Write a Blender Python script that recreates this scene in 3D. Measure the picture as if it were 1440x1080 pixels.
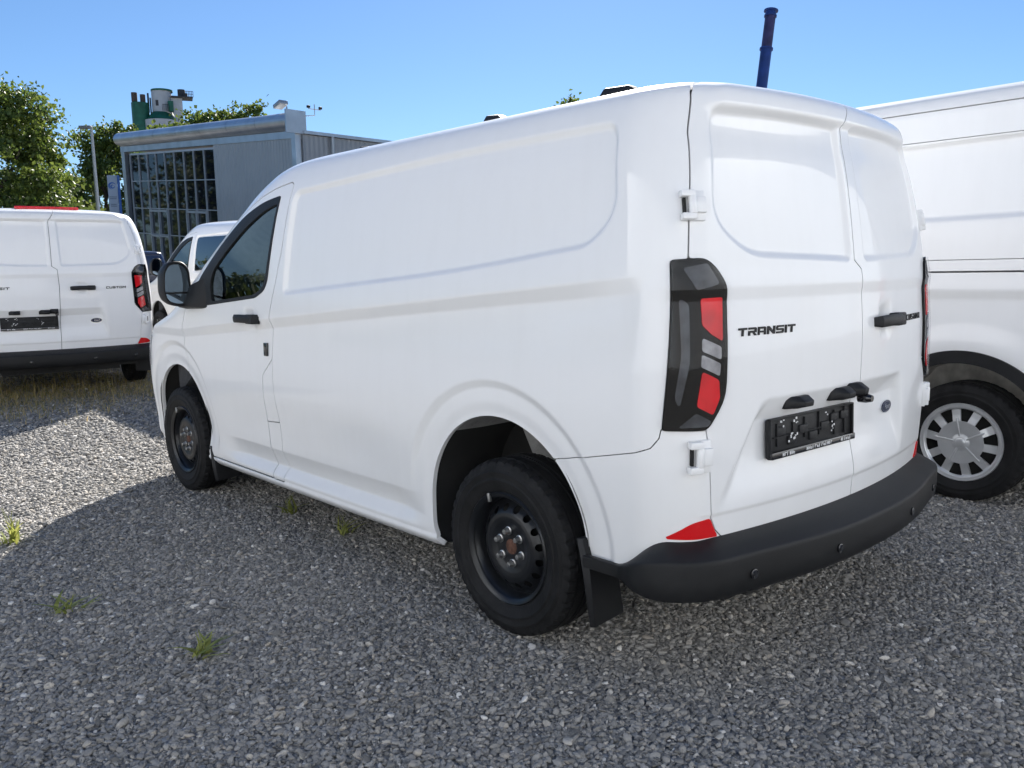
import bpy, bmesh, math, random
import numpy as np
from mathutils import Vector, Matrix

for o in list(bpy.data.objects):
    bpy.data.objects.remove(o)
scene = bpy.context.scene
COL = scene.collection
random.seed(7)
RNG = np.random.default_rng(11)
R = math.radians

# ------------------------------------------------------------------ camera
CPOS = np.array([-3.008, -2.274, 1.389])
PITCH, ROLL, YAW, FPX = R(-7.724), R(-1.108), R(42.719), 1173.6     # focal length in pixels of a 1440 px wide frame
FWD = np.array([math.sin(YAW) * math.cos(PITCH), math.cos(YAW) * math.cos(PITCH), math.sin(PITCH)])
_r0 = np.array([math.cos(YAW), -math.sin(YAW), 0.0])
_u0 = np.cross(_r0, FWD)
RGT = _r0 * math.cos(ROLL) + _u0 * math.sin(ROLL)
UPV = _u0 * math.cos(ROLL) - _r0 * math.sin(ROLL)
cam_data = bpy.data.cameras.new('camera')
cam = bpy.data.objects.new('camera', cam_data)
COL.objects.link(cam)
cam.matrix_world = Matrix(((RGT[0], UPV[0], -FWD[0], CPOS[0]), (RGT[1], UPV[1], -FWD[1], CPOS[1]),
                           (RGT[2], UPV[2], -FWD[2], CPOS[2]), (0, 0, 0, 1)))
cam_data.sensor_width = 36
cam_data.lens = 36 * FPX / 1440
cam_data.clip_start = 0.05
cam_data.clip_end = 3000
scene.camera = cam

# ------------------------------------------------------------------ sky, sun, exposure
SUN = Vector((1.18, 1.05, 1.02)).normalized()
SUN_EL = math.asin(SUN.z)
SUN_AZ = math.atan2(SUN.x, SUN.y)
world = bpy.data.worlds.new('World')
scene.world = world
world.use_nodes = True
wn = world.node_tree
wn.nodes.clear()
w_out = wn.nodes.new('ShaderNodeOutputWorld')
w_bg = wn.nodes.new('ShaderNodeBackground')
w_sky = wn.nodes.new('ShaderNodeTexSky')
w_sky.sky_type = 'NISHITA'
w_sky.sun_disc = False
w_sky.sun_elevation = SUN_EL
w_sky.sun_rotation = SUN_AZ
w_sky.air_density = 1.0
w_sky.dust_density = 0.08
w_sky.ozone_density = 7.5
wn.links.new(w_sky.outputs[0], w_bg.inputs[0])
w_bg.inputs[1].default_value = 0.05
wn.links.new(w_bg.outputs[0], w_out.inputs[0])
sun_data = bpy.data.lights.new('sun', 'SUN')
sun_data.energy = 5.0
sun_data.angle = R(0.53)
sun_data.color = (1.0, 0.95, 0.88)
sun = bpy.data.objects.new('sun', sun_data)
COL.objects.link(sun)
sun.location = (30, 26, 40)
sun.rotation_euler = (-SUN).to_track_quat('-Z', 'Y').to_euler()
scene.view_settings.view_transform = 'Standard'
scene.view_settings.look = 'None'
scene.view_settings.gamma = 1.0
scene.view_settings.use_curve_mapping = False
scene.view_settings.exposure = 1.34
scene.render.engine = 'CYCLES'

# ------------------------------------------------------------------ helpers
def at_depth(px, py, depth):
    d = FWD * FPX + RGT * (px - 720) - UPV * (py - 540)
    return CPOS + d / FPX * depth

def at_ground(px, py):
    d = FWD * FPX + RGT * (px - 720) - UPV * (py - 540)
    p = CPOS + d * (-CPOS[2] / d[2])
    for _ in range(6):
        p = CPOS + d * ((ground_z(p[0], p[1]) - CPOS[2]) / d[2])
    return p

def ground_z(x, y):
    return 0.034 * np.clip(np.asarray(y, float) - 4.8, 0, 8) + 0.006 * np.clip(np.asarray(y, float) - 12.8, 0, 60)

def tag(o, label, cat, group=None):
    o['label'] = label
    o['category'] = cat
    if group:
        o['group'] = group
    return o

def empty(name, loc=(0, 0, 0), rot=(0, 0, 0)):
    o = bpy.data.objects.new(name, None)
    o.empty_display_size = 0.2
    o.location = loc
    o.rotation_euler = rot
    COL.objects.link(o)
    return o

def link(name, me, mat, parent=None):
    o = bpy.data.objects.new(name, me)
    COL.objects.link(o)
    if mat is not None and not me.materials:
        me.materials.append(mat)
    if parent is not None:
        o.parent = parent
    return o

def copy_tree(o, parent=None):
    c = o.copy()
    COL.objects.link(c)
    c.parent = parent
    for ch in list(o.children):
        copy_tree(ch, c)
    return c

class MB:
    """collects simple shapes, builds one mesh"""
    def __init__(self):
        self.v = []
        self.f = []
        self.sm = []
    def add(self, vs, fs, smooth=False):
        n = len(self.v)
        self.v += [tuple(p) for p in vs]
        self.f += [tuple(i + n for i in f) for f in fs]
        self.sm += [smooth] * len(fs)
        return self
    def box(self, c, s, rz=0.0, M=None):
        x, y, z = s[0] / 2, s[1] / 2, s[2] / 2
        vs = [Vector((a * x, b * y, d * z)) for a in (-1, 1) for b in (-1, 1) for d in (-1, 1)]
        mt = M if M is not None else Matrix.Rotation(rz, 3, 'Z')
        vs = [mt @ p + Vector(c) for p in vs]
        return self.add(vs, [(0, 1, 3, 2), (4, 6, 7, 5), (0, 4, 5, 1), (2, 3, 7, 6), (0, 2, 6, 4), (1, 5, 7, 3)])
    def prism(self, poly, axis_fn, d0, d1):
        """poly 2D points; axis_fn(a,b,d)->xyz"""
        n = len(poly)
        vs = [axis_fn(a, b, d0) for a, b in poly] + [axis_fn(a, b, d1) for a, b in poly]
        fs = [tuple(range(n - 1, -1, -1)), tuple(range(n, 2 * n))]
        fs += [(i, (i + 1) % n, n + (i + 1) % n, n + i) for i in range(n)]
        return self.add(vs, fs)
    def tube(self, pts, rad, seg=8, caps=True):
        pts = [Vector(p) for p in pts]
        rads = rad if isinstance(rad, (list, tuple)) else [rad] * len(pts)
        vs = []
        fs = []
        prev = None
        for i, p in enumerate(pts):
            d = (pts[min(i + 1, len(pts) - 1)] - pts[max(i - 1, 0)]).normalized()
            if prev is None:
                a = d.orthogonal().normalized()
            else:
                a = (prev - d * prev.dot(d))
                a = a.normalized() if a.length > 1e-6 else d.orthogonal().normalized()
            prev = a
            b = d.cross(a)
            for k in range(seg):
                t = 2 * math.pi * k / seg
                vs.append(p + (a * math.cos(t) + b * math.sin(t)) * rads[i])
        for i in range(len(pts) - 1):
            for k in range(seg):
                k2 = (k + 1) % seg
                fs.append((i * seg + k, i * seg + k2, (i + 1) * seg + k2, (i + 1) * seg + k))
        self.add(vs, fs, True)
        if caps:
            n = len(self.v) - len(vs)
            self.f += [tuple(n + k for k in range(seg - 1, -1, -1)), tuple(n + (len(pts) - 1) * seg + k for k in range(seg))]
            self.sm += [False, False]
        return self
    def lathe(self, prof, seg=48, axis='X', c=(0, 0, 0), close=False, mod=None):
        """prof: (along, radius)"""
        vs = []
        fs = []
        n = len(prof)
        for k in range(seg):
            t = 2 * math.pi * k / seg
            for j, (a, r) in enumerate(prof):
                if mod:
                    a, r = mod(k, j, a, r)
                if axis == 'X':
                    p = (a, r * math.cos(t), r * math.sin(t))
                elif axis == 'Y':
                    p = (r * math.cos(t), a, r * math.sin(t))
                else:
                    p = (r * math.cos(t), r * math.sin(t), a)
                vs.append((p[0] + c[0], p[1] + c[1], p[2] + c[2]))
        m = n if close else n - 1
        for k in range(seg):
            k2 = (k + 1) % seg
            for j in range(m):
                j2 = (j + 1) % n
                fs.append((k * n + j, k2 * n + j, k2 * n + j2, k * n + j2))
        return self.add(vs, fs, True)
    def mesh(self, name, bevel=0.0, bev_seg=2, sharp=35):
        me = bpy.data.meshes.new(name)
        me.from_pydata(self.v, [], self.f)
        me.polygons.foreach_set('use_smooth', np.array(self.sm, dtype=bool))
        bm = bmesh.new()
        bm.from_mesh(me)
        bmesh.ops.recalc_face_normals(bm, faces=bm.faces)
        if bevel > 0:
            ed = [e for e in bm.edges if len(e.link_faces) == 2 and e.calc_face_angle(0) > R(30)]
            bmesh.ops.bevel(bm, geom=ed, offset=bevel, segments=bev_seg, affect='EDGES', clamp_overlap=True, profile=0.5)
            for f in bm.faces:
                f.smooth = True
        bm.to_mesh(me)
        bm.free()
        if bevel > 0 or any(self.sm):
            try:
                me.set_sharp_from_angle(angle=R(sharp))
            except Exception:
                pass
        return me
    def build(self, name, mat, parent=None, bevel=0.0, **k):
        return link(name, self.mesh(name, bevel, **k), mat, parent)

# ------------------------------------------------------------------ materials
MATS = {}
def nodes(name):
    m = bpy.data.materials.new(name)
    m.use_nodes = True
    nt = m.node_tree
    return m, nt, nt.nodes['Principled BSDF']

def mat(name, col, rough=0.5, metal=0.0, coat=0.0, noise=0.0, nscale=8.0, bump=0.0, bscale=60.0, spec=0.5, rvar=0.0, coord='Object', col2=None, stretch=None):
    if name in MATS:
        return MATS[name]
    m, nt, p = nodes(name)
    p.inputs['Base Color'].default_value = (*col, 1)
    p.inputs['Roughness'].default_value = rough
    p.inputs['Metallic'].default_value = metal
    p.inputs['Coat Weight'].default_value = coat
    p.inputs['Coat Roughness'].default_value = 0.03
    p.inputs['Specular IOR Level'].default_value = spec
    tc = nt.nodes.new('ShaderNodeTexCoord')
    src = tc.outputs[coord]
    if stretch:
        mp = nt.nodes.new('ShaderNodeMapping')
        mp.inputs['Scale'].default_value = stretch
        nt.links.new(src, mp.inputs[0])
        src = mp.outputs[0]
    if noise > 0 or col2 is not None:
        nz = nt.nodes.new('ShaderNodeTexNoise')
        nz.inputs['Scale'].default_value = nscale
        nz.inputs['Detail'].default_value = 6
        nt.links.new(src, nz.inputs['Vector'])
        rp = nt.nodes.new('ShaderNodeValToRGB')
        rp.color_ramp.elements[0].position = 0.3
        rp.color_ramp.elements[1].position = 0.72
        c2 = col2 if col2 is not None else tuple(min(1, c * (1 + noise)) for c in col)
        c1 = col if col2 is not None else tuple(c * (1 - noise) for c in col)
        rp.color_ramp.elements[0].color = (*c1, 1)
        rp.color_ramp.elements[1].color = (*c2, 1)
        nt.links.new(nz.outputs[0], rp.inputs[0])
        nt.links.new(rp.outputs[0], p.inputs['Base Color'])
        if rvar > 0:
            mr = nt.nodes.new('ShaderNodeMapRange')
            mr.inputs['To Min'].default_value = max(0, rough - rvar)
            mr.inputs['To Max'].default_value = rough + rvar
            nt.links.new(nz.outputs[0], mr.inputs[0])
            nt.links.new(mr.outputs[0], p.inputs['Roughness'])
    if bump > 0:
        nb = nt.nodes.new('ShaderNodeTexNoise')
        nb.inputs['Scale'].default_value = bscale
        nb.inputs['Detail'].default_value = 4
        nt.links.new(src, nb.inputs['Vector'])
        bp = nt.nodes.new('ShaderNodeBump')
        bp.inputs['Strength'].default_value = bump
        bp.inputs['Distance'].default_value = 0.01
        nt.links.new(nb.outputs[0], bp.inputs['Height'])
        nt.links.new(bp.outputs[0], p.inputs['Normal'])
    MATS[name] = m
    return m

def glass_mat(name, tint, refl_rough=0.0, base=0.06, ior=1.5, gain=1.3):
    """thin pane: tinted see-through plus Fresnel reflection"""
    m, nt, p = nodes(name)
    nt.nodes.remove(p)
    out = nt.nodes['Material Output']
    tr = nt.nodes.new('ShaderNodeBsdfTransparent')
    tr.inputs[0].default_value = (*tint, 1)
    gl = nt.nodes.new('ShaderNodeBsdfGlossy')
    gl.inputs['Roughness'].default_value = refl_rough
    fr = nt.nodes.new('ShaderNodeFresnel')
    fr.inputs[0].default_value = ior
    ad = nt.nodes.new('ShaderNodeMath')
    ad.operation = 'MULTIPLY_ADD'
    ad.inputs[1].default_value = gain
    ad.inputs[2].default_value = base
    ad.use_clamp = True
    nt.links.new(fr.outputs[0], ad.inputs[0])
    mx = nt.nodes.new('ShaderNodeMixShader')
    nt.links.new(ad.outputs[0], mx.inputs[0])
    nt.links.new(tr.outputs[0], mx.inputs[1])
    nt.links.new(gl.outputs[0], mx.inputs[2])
    nt.links.new(mx.outputs[0], out.inputs[0])
    MATS[name] = m
    return m

def paint_mat():
    m, nt, p = nodes('white_paint')
    p.inputs['Roughness'].default_value = 0.32
    p.inputs['Coat Weight'].default_value = 0.6
    p.inputs['Coat Roughness'].default_value = 0.04
    p.inputs['Specular IOR Level'].default_value = 0.25
    tc = nt.nodes.new('ShaderNodeTexCoord')
    # road dust that gathers low on the flanks, broken up by noise, plus faint wash streaks
    sx = nt.nodes.new('ShaderNodeSeparateXYZ')
    nt.links.new(tc.outputs['Object'], sx.inputs[0])
    mr = nt.nodes.new('ShaderNodeMapRange')
    mr.inputs['From Min'].default_value = 0.95
    mr.inputs['From Max'].default_value = 0.25
    mr.inputs['To Min'].default_value = 0.0
    mr.inputs['To Max'].default_value = 1.0
    nt.links.new(sx.outputs[2], mr.inputs[0])
    nz = nt.nodes.new('ShaderNodeTexNoise')
    nz.inputs['Scale'].default_value = 5.0
    nz.inputs['Detail'].default_value = 9
    nz.inputs['Roughness'].default_value = 0.65
    nt.links.new(tc.outputs['Object'], nz.inputs['Vector'])
    mul = nt.nodes.new('ShaderNodeMath')
    mul.operation = 'MULTIPLY'
    nt.links.new(mr.outputs[0], mul.inputs[0])
    nt.links.new(nz.outputs[0], mul.inputs[1])
    mp = nt.nodes.new('ShaderNodeMapping')
    mp.inputs['Scale'].default_value = (3, 3, 0.35)
    nt.links.new(tc.outputs['Object'], mp.inputs[0])
    n2 = nt.nodes.new('ShaderNodeTexNoise')
    n2.inputs['Scale'].default_value = 6.0
    n2.inputs['Detail'].default_value = 6
    nt.links.new(mp.outputs[0], n2.inputs['Vector'])
    m2 = nt.nodes.new('ShaderNodeMapRange')
    m2.inputs['From Min'].default_value = 0.45
    m2.inputs['From Max'].default_value = 0.8
    m2.inputs['To Max'].default_value = 0.05
    nt.links.new(n2.outputs[0], m2.inputs[0])
    sm = nt.nodes.new('ShaderNodeMath')
    sm.operation = 'MULTIPLY_ADD'
    sm.inputs[1].default_value = 0.34
    nt.links.new(mul.outputs[0], sm.inputs[0])
    nt.links.new(m2.outputs[0], sm.inputs[2])
    mix = nt.nodes.new('ShaderNodeMix')
    mix.data_type = 'RGBA'
    mix.inputs[6].default_value = (0.83, 0.835, 0.84, 1)
    mix.inputs[7].default_value = (0.56, 0.54, 0.50, 1)
    nt.links.new(sm.outputs[0], mix.inputs[0])
    nt.links.new(mix.outputs[2], p.inputs['Base Color'])
    ra = nt.nodes.new('ShaderNodeMath')
    ra.operation = 'MULTIPLY_ADD'
    ra.inputs[1].default_value = 0.5
    ra.inputs[2].default_value = 0.03
    nt.links.new(sm.outputs[0], ra.inputs[0])
    nt.links.new(ra.outputs[0], p.inputs['Coat Roughness'])
    # orange peel
    nb = nt.nodes.new('ShaderNodeTexNoise')
    nb.inputs['Scale'].default_value = 2.2
    nb.inputs['Detail'].default_value = 2
    nt.links.new(tc.outputs['Object'], nb.inputs['Vector'])
    bp = nt.nodes.new('ShaderNodeBump')
    bp.inputs['Strength'].default_value = 0.25
    bp.inputs['Distance'].default_value = 0.012
    nt.links.new(nb.outputs[0], bp.inputs['Height'])
    nt.links.new(bp.outputs[0], p.inputs['Coat Normal'])
    return m

M_PAINT = paint_mat()
M_BLACK = mat('black_plastic', (0.014, 0.0145, 0.016), 0.50, noise=0.25, nscale=5, bump=0.15, bscale=500, spec=.28)
M_BUMPER = mat('bumper_plastic', (0.011, 0.0113, 0.012), 0.50, noise=0.3, nscale=3, bump=0.25, bscale=700, rvar=0.1, spec=.3)
M_GLOSSBLACK = mat('gloss_black', (0.012, 0.012, 0.014), 0.12, coat=0.6)
M_DARKIN = mat('underbody_dark', (0.014, 0.014, 0.014), 0.9, noise=0.4, nscale=6)
M_LINER = mat('arch_liner_felt', (0.30, 0.30, 0.295), 0.95, noise=0.35, nscale=9, bump=0.5, bscale=90)
M_TYRE = mat('tyre_rubber', (0.013, 0.013, 0.0135), 0.70, noise=0.35, nscale=14, bump=0.2, bscale=140, spec=.2)
M_STEEL = mat('black_steel_rim', (0.010, 0.011, 0.013), 0.34, noise=0.3, nscale=9, spec=.4)
M_NUT = mat('zinc_nut', (0.42, 0.42, 0.41), 0.38, metal=0.9, noise=0.3, nscale=60)
M_RUST = mat('rusty_hub', (0.10, 0.045, 0.028), 0.85, noise=0.5, nscale=40, bump=0.4, bscale=120)
M_RED = mat('red_lens', (0.70, 0.010, 0.018), 0.10, spec=.5, noise=0.18, nscale=18)
M_REFLECT = mat('red_reflector', (0.62, 0.012, 0.015), 0.16, spec=.4, bump=0.12, bscale=160)
M_CLEARLENS = mat('grey_lens', (0.33, 0.33, 0.34), 0.15, spec=.4, noise=0.3, nscale=30)
M_SMOKE = mat('smoked_lens', (0.004, 0.0045, 0.005), 0.03, spec=.22)
M_SMOKE2 = mat('smoked_lens_inner', (0.045, 0.050, 0.058), 0.14, spec=.5, noise=0.5, nscale=22)
M_LETTER = mat('black_lettering', (0.006, 0.006, 0.007), 0.4, spec=.25)
M_NAVY = mat('navy_enamel', (0.004, 0.011, 0.045), 0.3, spec=.15)
M_CHROME = mat('chrome', (0.72, 0.73, 0.75), 0.10, metal=1.0)
M_WHITEMARK = mat('white_print', (0.75, 0.75, 0.75), 0.6)
M_MIRROR = mat('mirror_glass', (0.16, 0.21, 0.26), 0.02, metal=1.0)
M_SEAT = mat('seat_cloth', (0.035, 0.037, 0.042), 0.9, noise=0.3, nscale=40)
M_FILM = mat('seat_plastic_cover', (0.52, 0.56, 0.58), 0.22, noise=0.35, nscale=14, bump=0.8, bscale=22)
M_TRIM = mat('grey_trim', (0.16, 0.17, 0.18), 0.7)
M_GLASS = glass_mat('side_glass', (0.82, 0.94, 0.92), base=.02)
M_PRIV = glass_mat('privacy_glass', (0.05, 0.06, 0.07), base=0.10)
M_LENSCOVER = glass_mat('lamp_cover', (0.95, 0.95, 0.96), base=.0, gain=.3)
M_SILVER = mat('silver_wheel_cover', (0.60, 0.61, 0.62), 0.30, metal=0.5, coat=0.3, noise=0.08, nscale=8)
# ------------------------------------------------------------------ lofted bodywork
def pchip(xk, yk, x):
    h = np.diff(xk)
    d = np.diff(yk) / h
    m = np.zeros_like(yk)
    for i in range(1, len(xk) - 1):
        if d[i - 1] * d[i] > 0:
            w1 = 2 * h[i] + h[i - 1]
            w2 = h[i] + 2 * h[i - 1]
            m[i] = (w1 + w2) / (w1 / d[i - 1] + w2 / d[i])
    m[0] = d[0]
    m[-1] = d[-1]
    x = np.clip(x, xk[0], xk[-1])
    i = np.clip(np.searchsorted(xk, x) - 1, 0, len(xk) - 2)
    t = (x - xk[i]) / h[i]
    return (1 + 2 * t) * (1 - t) ** 2 * yk[i] + t * (1 - t) ** 2 * h[i] * m[i] + t * t * (3 - 2 * t) * yk[i + 1] + t * t * (t - 1) * h[i] * m[i + 1]

def sst(a, b, x):
    t = np.clip((x - a) / (b - a), 0, 1)
    return t * t * (3 - 2 * t)

def lin(a, b, x):
    return np.clip((x - a) / (b - a), 0, 1)

def sdf_poly(x, y, poly, margin=0.12):
    """signed distance, positive inside; far outside is -margin"""
    poly = np.asarray(poly, float)
    shp = x.shape
    x = x.ravel()
    y = y.ravel()
    out = np.full(x.shape, -margin)
    lo = poly.min(0) - margin
    hi = poly.max(0) + margin
    sel = np.nonzero((x > lo[0]) & (x < hi[0]) & (y > lo[1]) & (y < hi[1]))[0]
    px = x[sel]
    py = y[sel]
    best = np.full(px.shape, 1e9)
    ins = np.zeros(px.shape, bool)
    n = len(poly)
    for i in range(n):
        ax, ay = poly[i]
        bx, by = poly[(i + 1) % n]
        ex, ey = bx - ax, by - ay
        wx, wy = px - ax, py - ay
        t = np.clip((wx * ex + wy * ey) / (ex * ex + ey * ey + 1e-12), 0, 1)
        dd = (wx - ex * t) ** 2 + (wy - ey * t) ** 2
        best = np.minimum(best, dd)
        c = ((ay <= py) & (by > py)) | ((by <= py) & (ay > py))
        with np.errstate(divide='ignore', invalid='ignore'):
            xi = ax + (py - ay) / (by - ay + 1e-15) * ex
        ins ^= c & (px < xi)
    d = np.sqrt(best)
    out[sel] = np.where(ins, d, -d)
    return out.reshape(shp)

def rnd(poly, r, seg=5):
    """round polygon corners; r a number or list"""
    n = len(poly)
    out = []
    for i in range(n):
        p0 = np.array(poly[i - 1], float)
        p1 = np.array(poly[i], float)
        p2 = np.array(poly[(i + 1) % n], float)
        rr = r[i] if isinstance(r, (list, tuple)) else r
        a = p0 - p1
        b = p2 - p1
        la, lb = np.hypot(*a), np.hypot(*b)
        a /= la
        b /= lb
        k = min(rr, la * 0.45, lb * 0.45)
        if rr <= 0:
            out.append(tuple(p1))
            continue
        q0 = p1 + a * k
        q2 = p1 + b * k
        for j in range(seg + 1):
            t = j / seg
            out.append(tuple((1 - t) ** 2 * q0 + 2 * t * (1 - t) * p1 + t * t * q2))
    return out

class Shell:
    """Body surface made of stacked plan outlines.  u: 0 rear centre .. 1 rear corner .. 2 side .. 3 front corner .. 4 nose; u>0 is the left flank."""
    def __init__(self, rows, krear=0.03, kfront=0.014, ymid=1.2, nf=3.0):
        self.rows = np.asarray(rows, float)
        self.krear, self.kfront, self.ymid, self.nf = krear, kfront, ymid, nf
        self.disp = None
    def base(self, u, z):
        rw = self.rows
        w, yr, bow, rc, yf, yfs = [pchip(rw[:, 0], rw[:, k], z) for k in range(1, 7)]
        al = np.arctan(2 * bow * (w - rc) / w ** 2)
        px = w - rc + rc * np.sin(al)
        xb = np.clip(u, 0, 1) * px
        yb = yr + bow * (xb / w) ** 2
        ybe = yr + bow * (px / w) ** 2
        cx = w - rc
        cy = ybe + rc * np.cos(al)
        ang = al + (np.pi / 2 - al) * np.clip(u - 1, 0, 1)
        xa = cx + rc * np.sin(ang)
        ya = cy - rc * np.cos(ang)
        ys = cy + (yfs - cy) * np.clip(u - 2, 0, 1)
        d = np.clip(u - 3, 0, 1) * np.pi / 2
        xf = w * np.cos(d) ** (2 / self.nf)
        yff = yfs + (yf - yfs) * np.sin(d) ** (2 / self.nf)
        x = np.where(u <= 1, xb, np.where(u <= 2, xa, np.where(u <= 3, w, xf)))
        y = np.where(u <= 1, yb, np.where(u <= 2, ya, np.where(u <= 3, ys, yff)))
        x = x * (1 - np.where(y < self.ymid, self.krear, self.kfront) * ((y - self.ymid) / 2.2) ** 2)
        s = np.where(u <= 1, xb, np.where(u <= 2, px + rc * (ang - al), px + rc * (np.pi / 2 - al) + np.clip(y - cy, 0, 9)))
        return x, y, s
    def full(self, U, Z):
        x, y, s = self.base(np.abs(U), Z)
        sg = np.where(U >= 0, -1.0, 1.0)
        return np.stack([x * sg, y, Z], -1), s * sg
    def grid(self, us, zs):
        U, Z = np.meshgrid(us, zs)
        P, S = self.full(U, Z)
        def normals(P):
            a = np.gradient(P, axis=0)
            b = np.gradient(P, axis=1)
            n = np.cross(b, a)
            return n / (np.linalg.norm(n, axis=-1, keepdims=True) + 1e-12)
        N = normals(P)
        i = len(zs) // 3
        j = int(np.argmin(np.abs(us - 2.5)))
        sgn = -1.0 if N[i, j, 0] > 0 else 1.0
        N = N * sgn
        self.flip = sgn < 0
        if self.disp is not None:
            D = self.disp(U, Z, P, S)
            P = P + N * D[..., None]
            N = normals(P) * sgn
        self.U, self.Z, self.P, self.N, self.S = U, Z, P, N, S
        self.Y = P[..., 1]
        return self
    def at_s(self, s, z, off=0.0):
        """point and normal on the rear/side at signed arc length s"""
        uu = np.linspace(0, 3.4, 1400)
        x, y, ss = self.base(uu, np.full_like(uu, z))
        k = np.interp(abs(s), ss, uu)
        sg = 1 if s <= 0 else -1
        def pt(u, zz):
            P, _ = self.full(np.array([sg * u]), np.array([zz]))
            return P[0]
        p = pt(k, z)
        du = pt(k + 0.01, z) - pt(max(k - 0.01, 0.0), z)
        dz = pt(k, z + 0.01) - pt(k, z - 0.01)
        n = np.cross(du, dz) * sg
        n /= np.linalg.norm(n)
        c = np.array([0, 1.2, 1.0])
        if np.dot(n, p - c) < 0:
            n = -n
        if off == 0.0 and self.disp is not None:
            pass
        d = 0.0
        if self.disp is not None:
            d = float(self.disp(np.array([[sg * k]]), np.array([[z]]), p.reshape(1, 1, 3), np.array([[s]]))[0, 0])
        return p + n * (off + d), n
    def at_y(self, y, z, side=-1, off=0.0):
        uu = np.linspace(2, 3.6, 1600)
        x, yy, ss = self.base(uu, np.full_like(uu, z))
        return self.at_s(side * float(np.interp(y, yy, ss)), z, off)

def panel_mesh(name, sh, F, off=0.0, thick=0.02, sub=None):
    P = sh.P if sub is None else sh.P[sub]
    N = sh.N if sub is None else sh.N[sub]
    if sub is not None:
        F = F[sub]
    rows, cols = F.shape
    idx = np.arange(rows * cols).reshape(rows, cols)
    q = np.stack([idx[:-1, :-1], idx[:-1, 1:], idx[1:, 1:], idx[1:, :-1]], -1).reshape(-1, 4)
    Ff = F.ravel()
    pos = Ff > 0
    kq = pos[q]
    full = q[kq.all(1)]
    part = q[kq.any(1) & ~kq.all(1)]
    Pf = P.reshape(-1, 3)
    Nf = N.reshape(-1, 3)
    newP, newN = [], []
    cache = {}
    base = rows * cols
    polys = []
    for face in part.tolist():
        out = []
        for i in range(4):
            a, b = face[i], face[(i + 1) % 4]
            fa, fb = Ff[a], Ff[b]
            if fa > 0:
                out.append(a)
            if (fa > 0) != (fb > 0):
                key = (a, b) if a < b else (b, a)
                if key not in cache:
                    t = fa / (fa - fb)
                    cache[key] = base + len(newP)
                    newP.append(Pf[a] * (1 - t) + Pf[b] * t)
                    newN.append(Nf[a] * (1 - t) + Nf[b] * t)
                out.append(cache[key])
        if len(out) > 2:
            polys.append(out)
    V = np.vstack([Pf, np.array(newP).reshape(-1, 3)])
    NN = np.vstack([Nf, np.array(newN).reshape(-1, 3)])
    NN /= np.linalg.norm(NN, axis=1, keepdims=True) + 1e-12
    faces = full.tolist() + polys
    if not faces:
        raise RuntimeError('empty panel ' + name)
    # edges for the rim
    e = [np.stack([full[:, i], full[:, (i + 1) % 4]], -1) for i in range(4)]
    pe = [(p[i], p[(i + 1) % len(p)]) for p in polys for i in range(len(p))]
    E_ = np.vstack(e + [np.array(pe, int).reshape(-1, 2)])
    ks = np.sort(E_, 1)
    kk = ks[:, 0].astype(np.int64) * len(V) + ks[:, 1]
    _, inv, cnt = np.unique(kk, return_inverse=True, return_counts=True)
    bnd = E_[cnt[inv] == 1]
    used = np.unique(np.concatenate([full.ravel(), np.array([i for p in polys for i in p], int)]))
    remap = np.full(len(V), -1)
    remap[used] = np.arange(len(used))
    verts = V[used] + NN[used] * off
    fl = [[int(remap[i]) for i in f] for f in faces]
    if sh.flip:
        fl = [f[::-1] for f in fl]
    vs = [verts]
    if thick > 0 and len(bnd):
        bu = np.unique(bnd)
        n0 = len(verts)
        m2 = np.full(len(V), -1)
        m2[bu] = np.arange(len(bu))
        vs += [V[bu] + NN[bu] * off, V[bu] + NN[bu] * (off - thick)]
        nb = len(bu)
        for a, b in bnd.tolist():
            ia, ib = int(m2[a]) + n0, int(m2[b]) + n0
            f = [ib, ia, ia + nb, ib + nb]
            fl.append(f[::-1] if sh.flip else f)
    verts = np.vstack(vs)
    me = bpy.data.meshes.new(name)
    me.from_pydata(verts.tolist(), [], fl)
    me.polygons.foreach_set('use_smooth', np.ones(len(me.polygons), bool))
    return me

def panel(name, sh, F, m, parent, off=0.0, thick=0.02):
    ok = np.argwhere(F > 0)
    r0, c0 = ok.min(0)
    r1, c1 = ok.max(0)
    sub = (slice(max(r0 - 1, 0), r1 + 3), slice(max(c0 - 1, 0), c1 + 3))
    return link(name, panel_mesh(name, sh, F, off, thick, sub), m, parent)

# ------------------------------------------------------------------ wheels
def disc_clip(name, prof_r, prof_x, F_fn, m, parent, thick=0.004, nr=46, nt=192, sgn=-1):
    """lathe disc about the X axis with openings cut by F_fn(theta, r)>0 kept"""
    rr = np.linspace(prof_r[0], prof_r[-1], nr)
    th = np.linspace(0, 2 * np.pi, nt + 1)
    T, RR = np.meshgrid(th, rr)
    X = np.interp(RR, prof_r, prof_x)
    class G:
        pass
    g = G()
    g.P = np.stack([X, RR * np.cos(T), RR * np.sin(T)], -1)
    a = np.gradient(g.P, axis=0)
    b = np.gradient(g.P, axis=1)
    n = np.cross(a, b)
    n /= np.linalg.norm(n, axis=-1, keepdims=True) + 1e-12
    if n[nr // 2, 5, 0] * sgn < 0:
        n = -n
    g.N = n
    g.flip = True
    return link(name, panel_mesh(name, g, F_fn(T, RR), 0, thick), m, parent)

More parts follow.
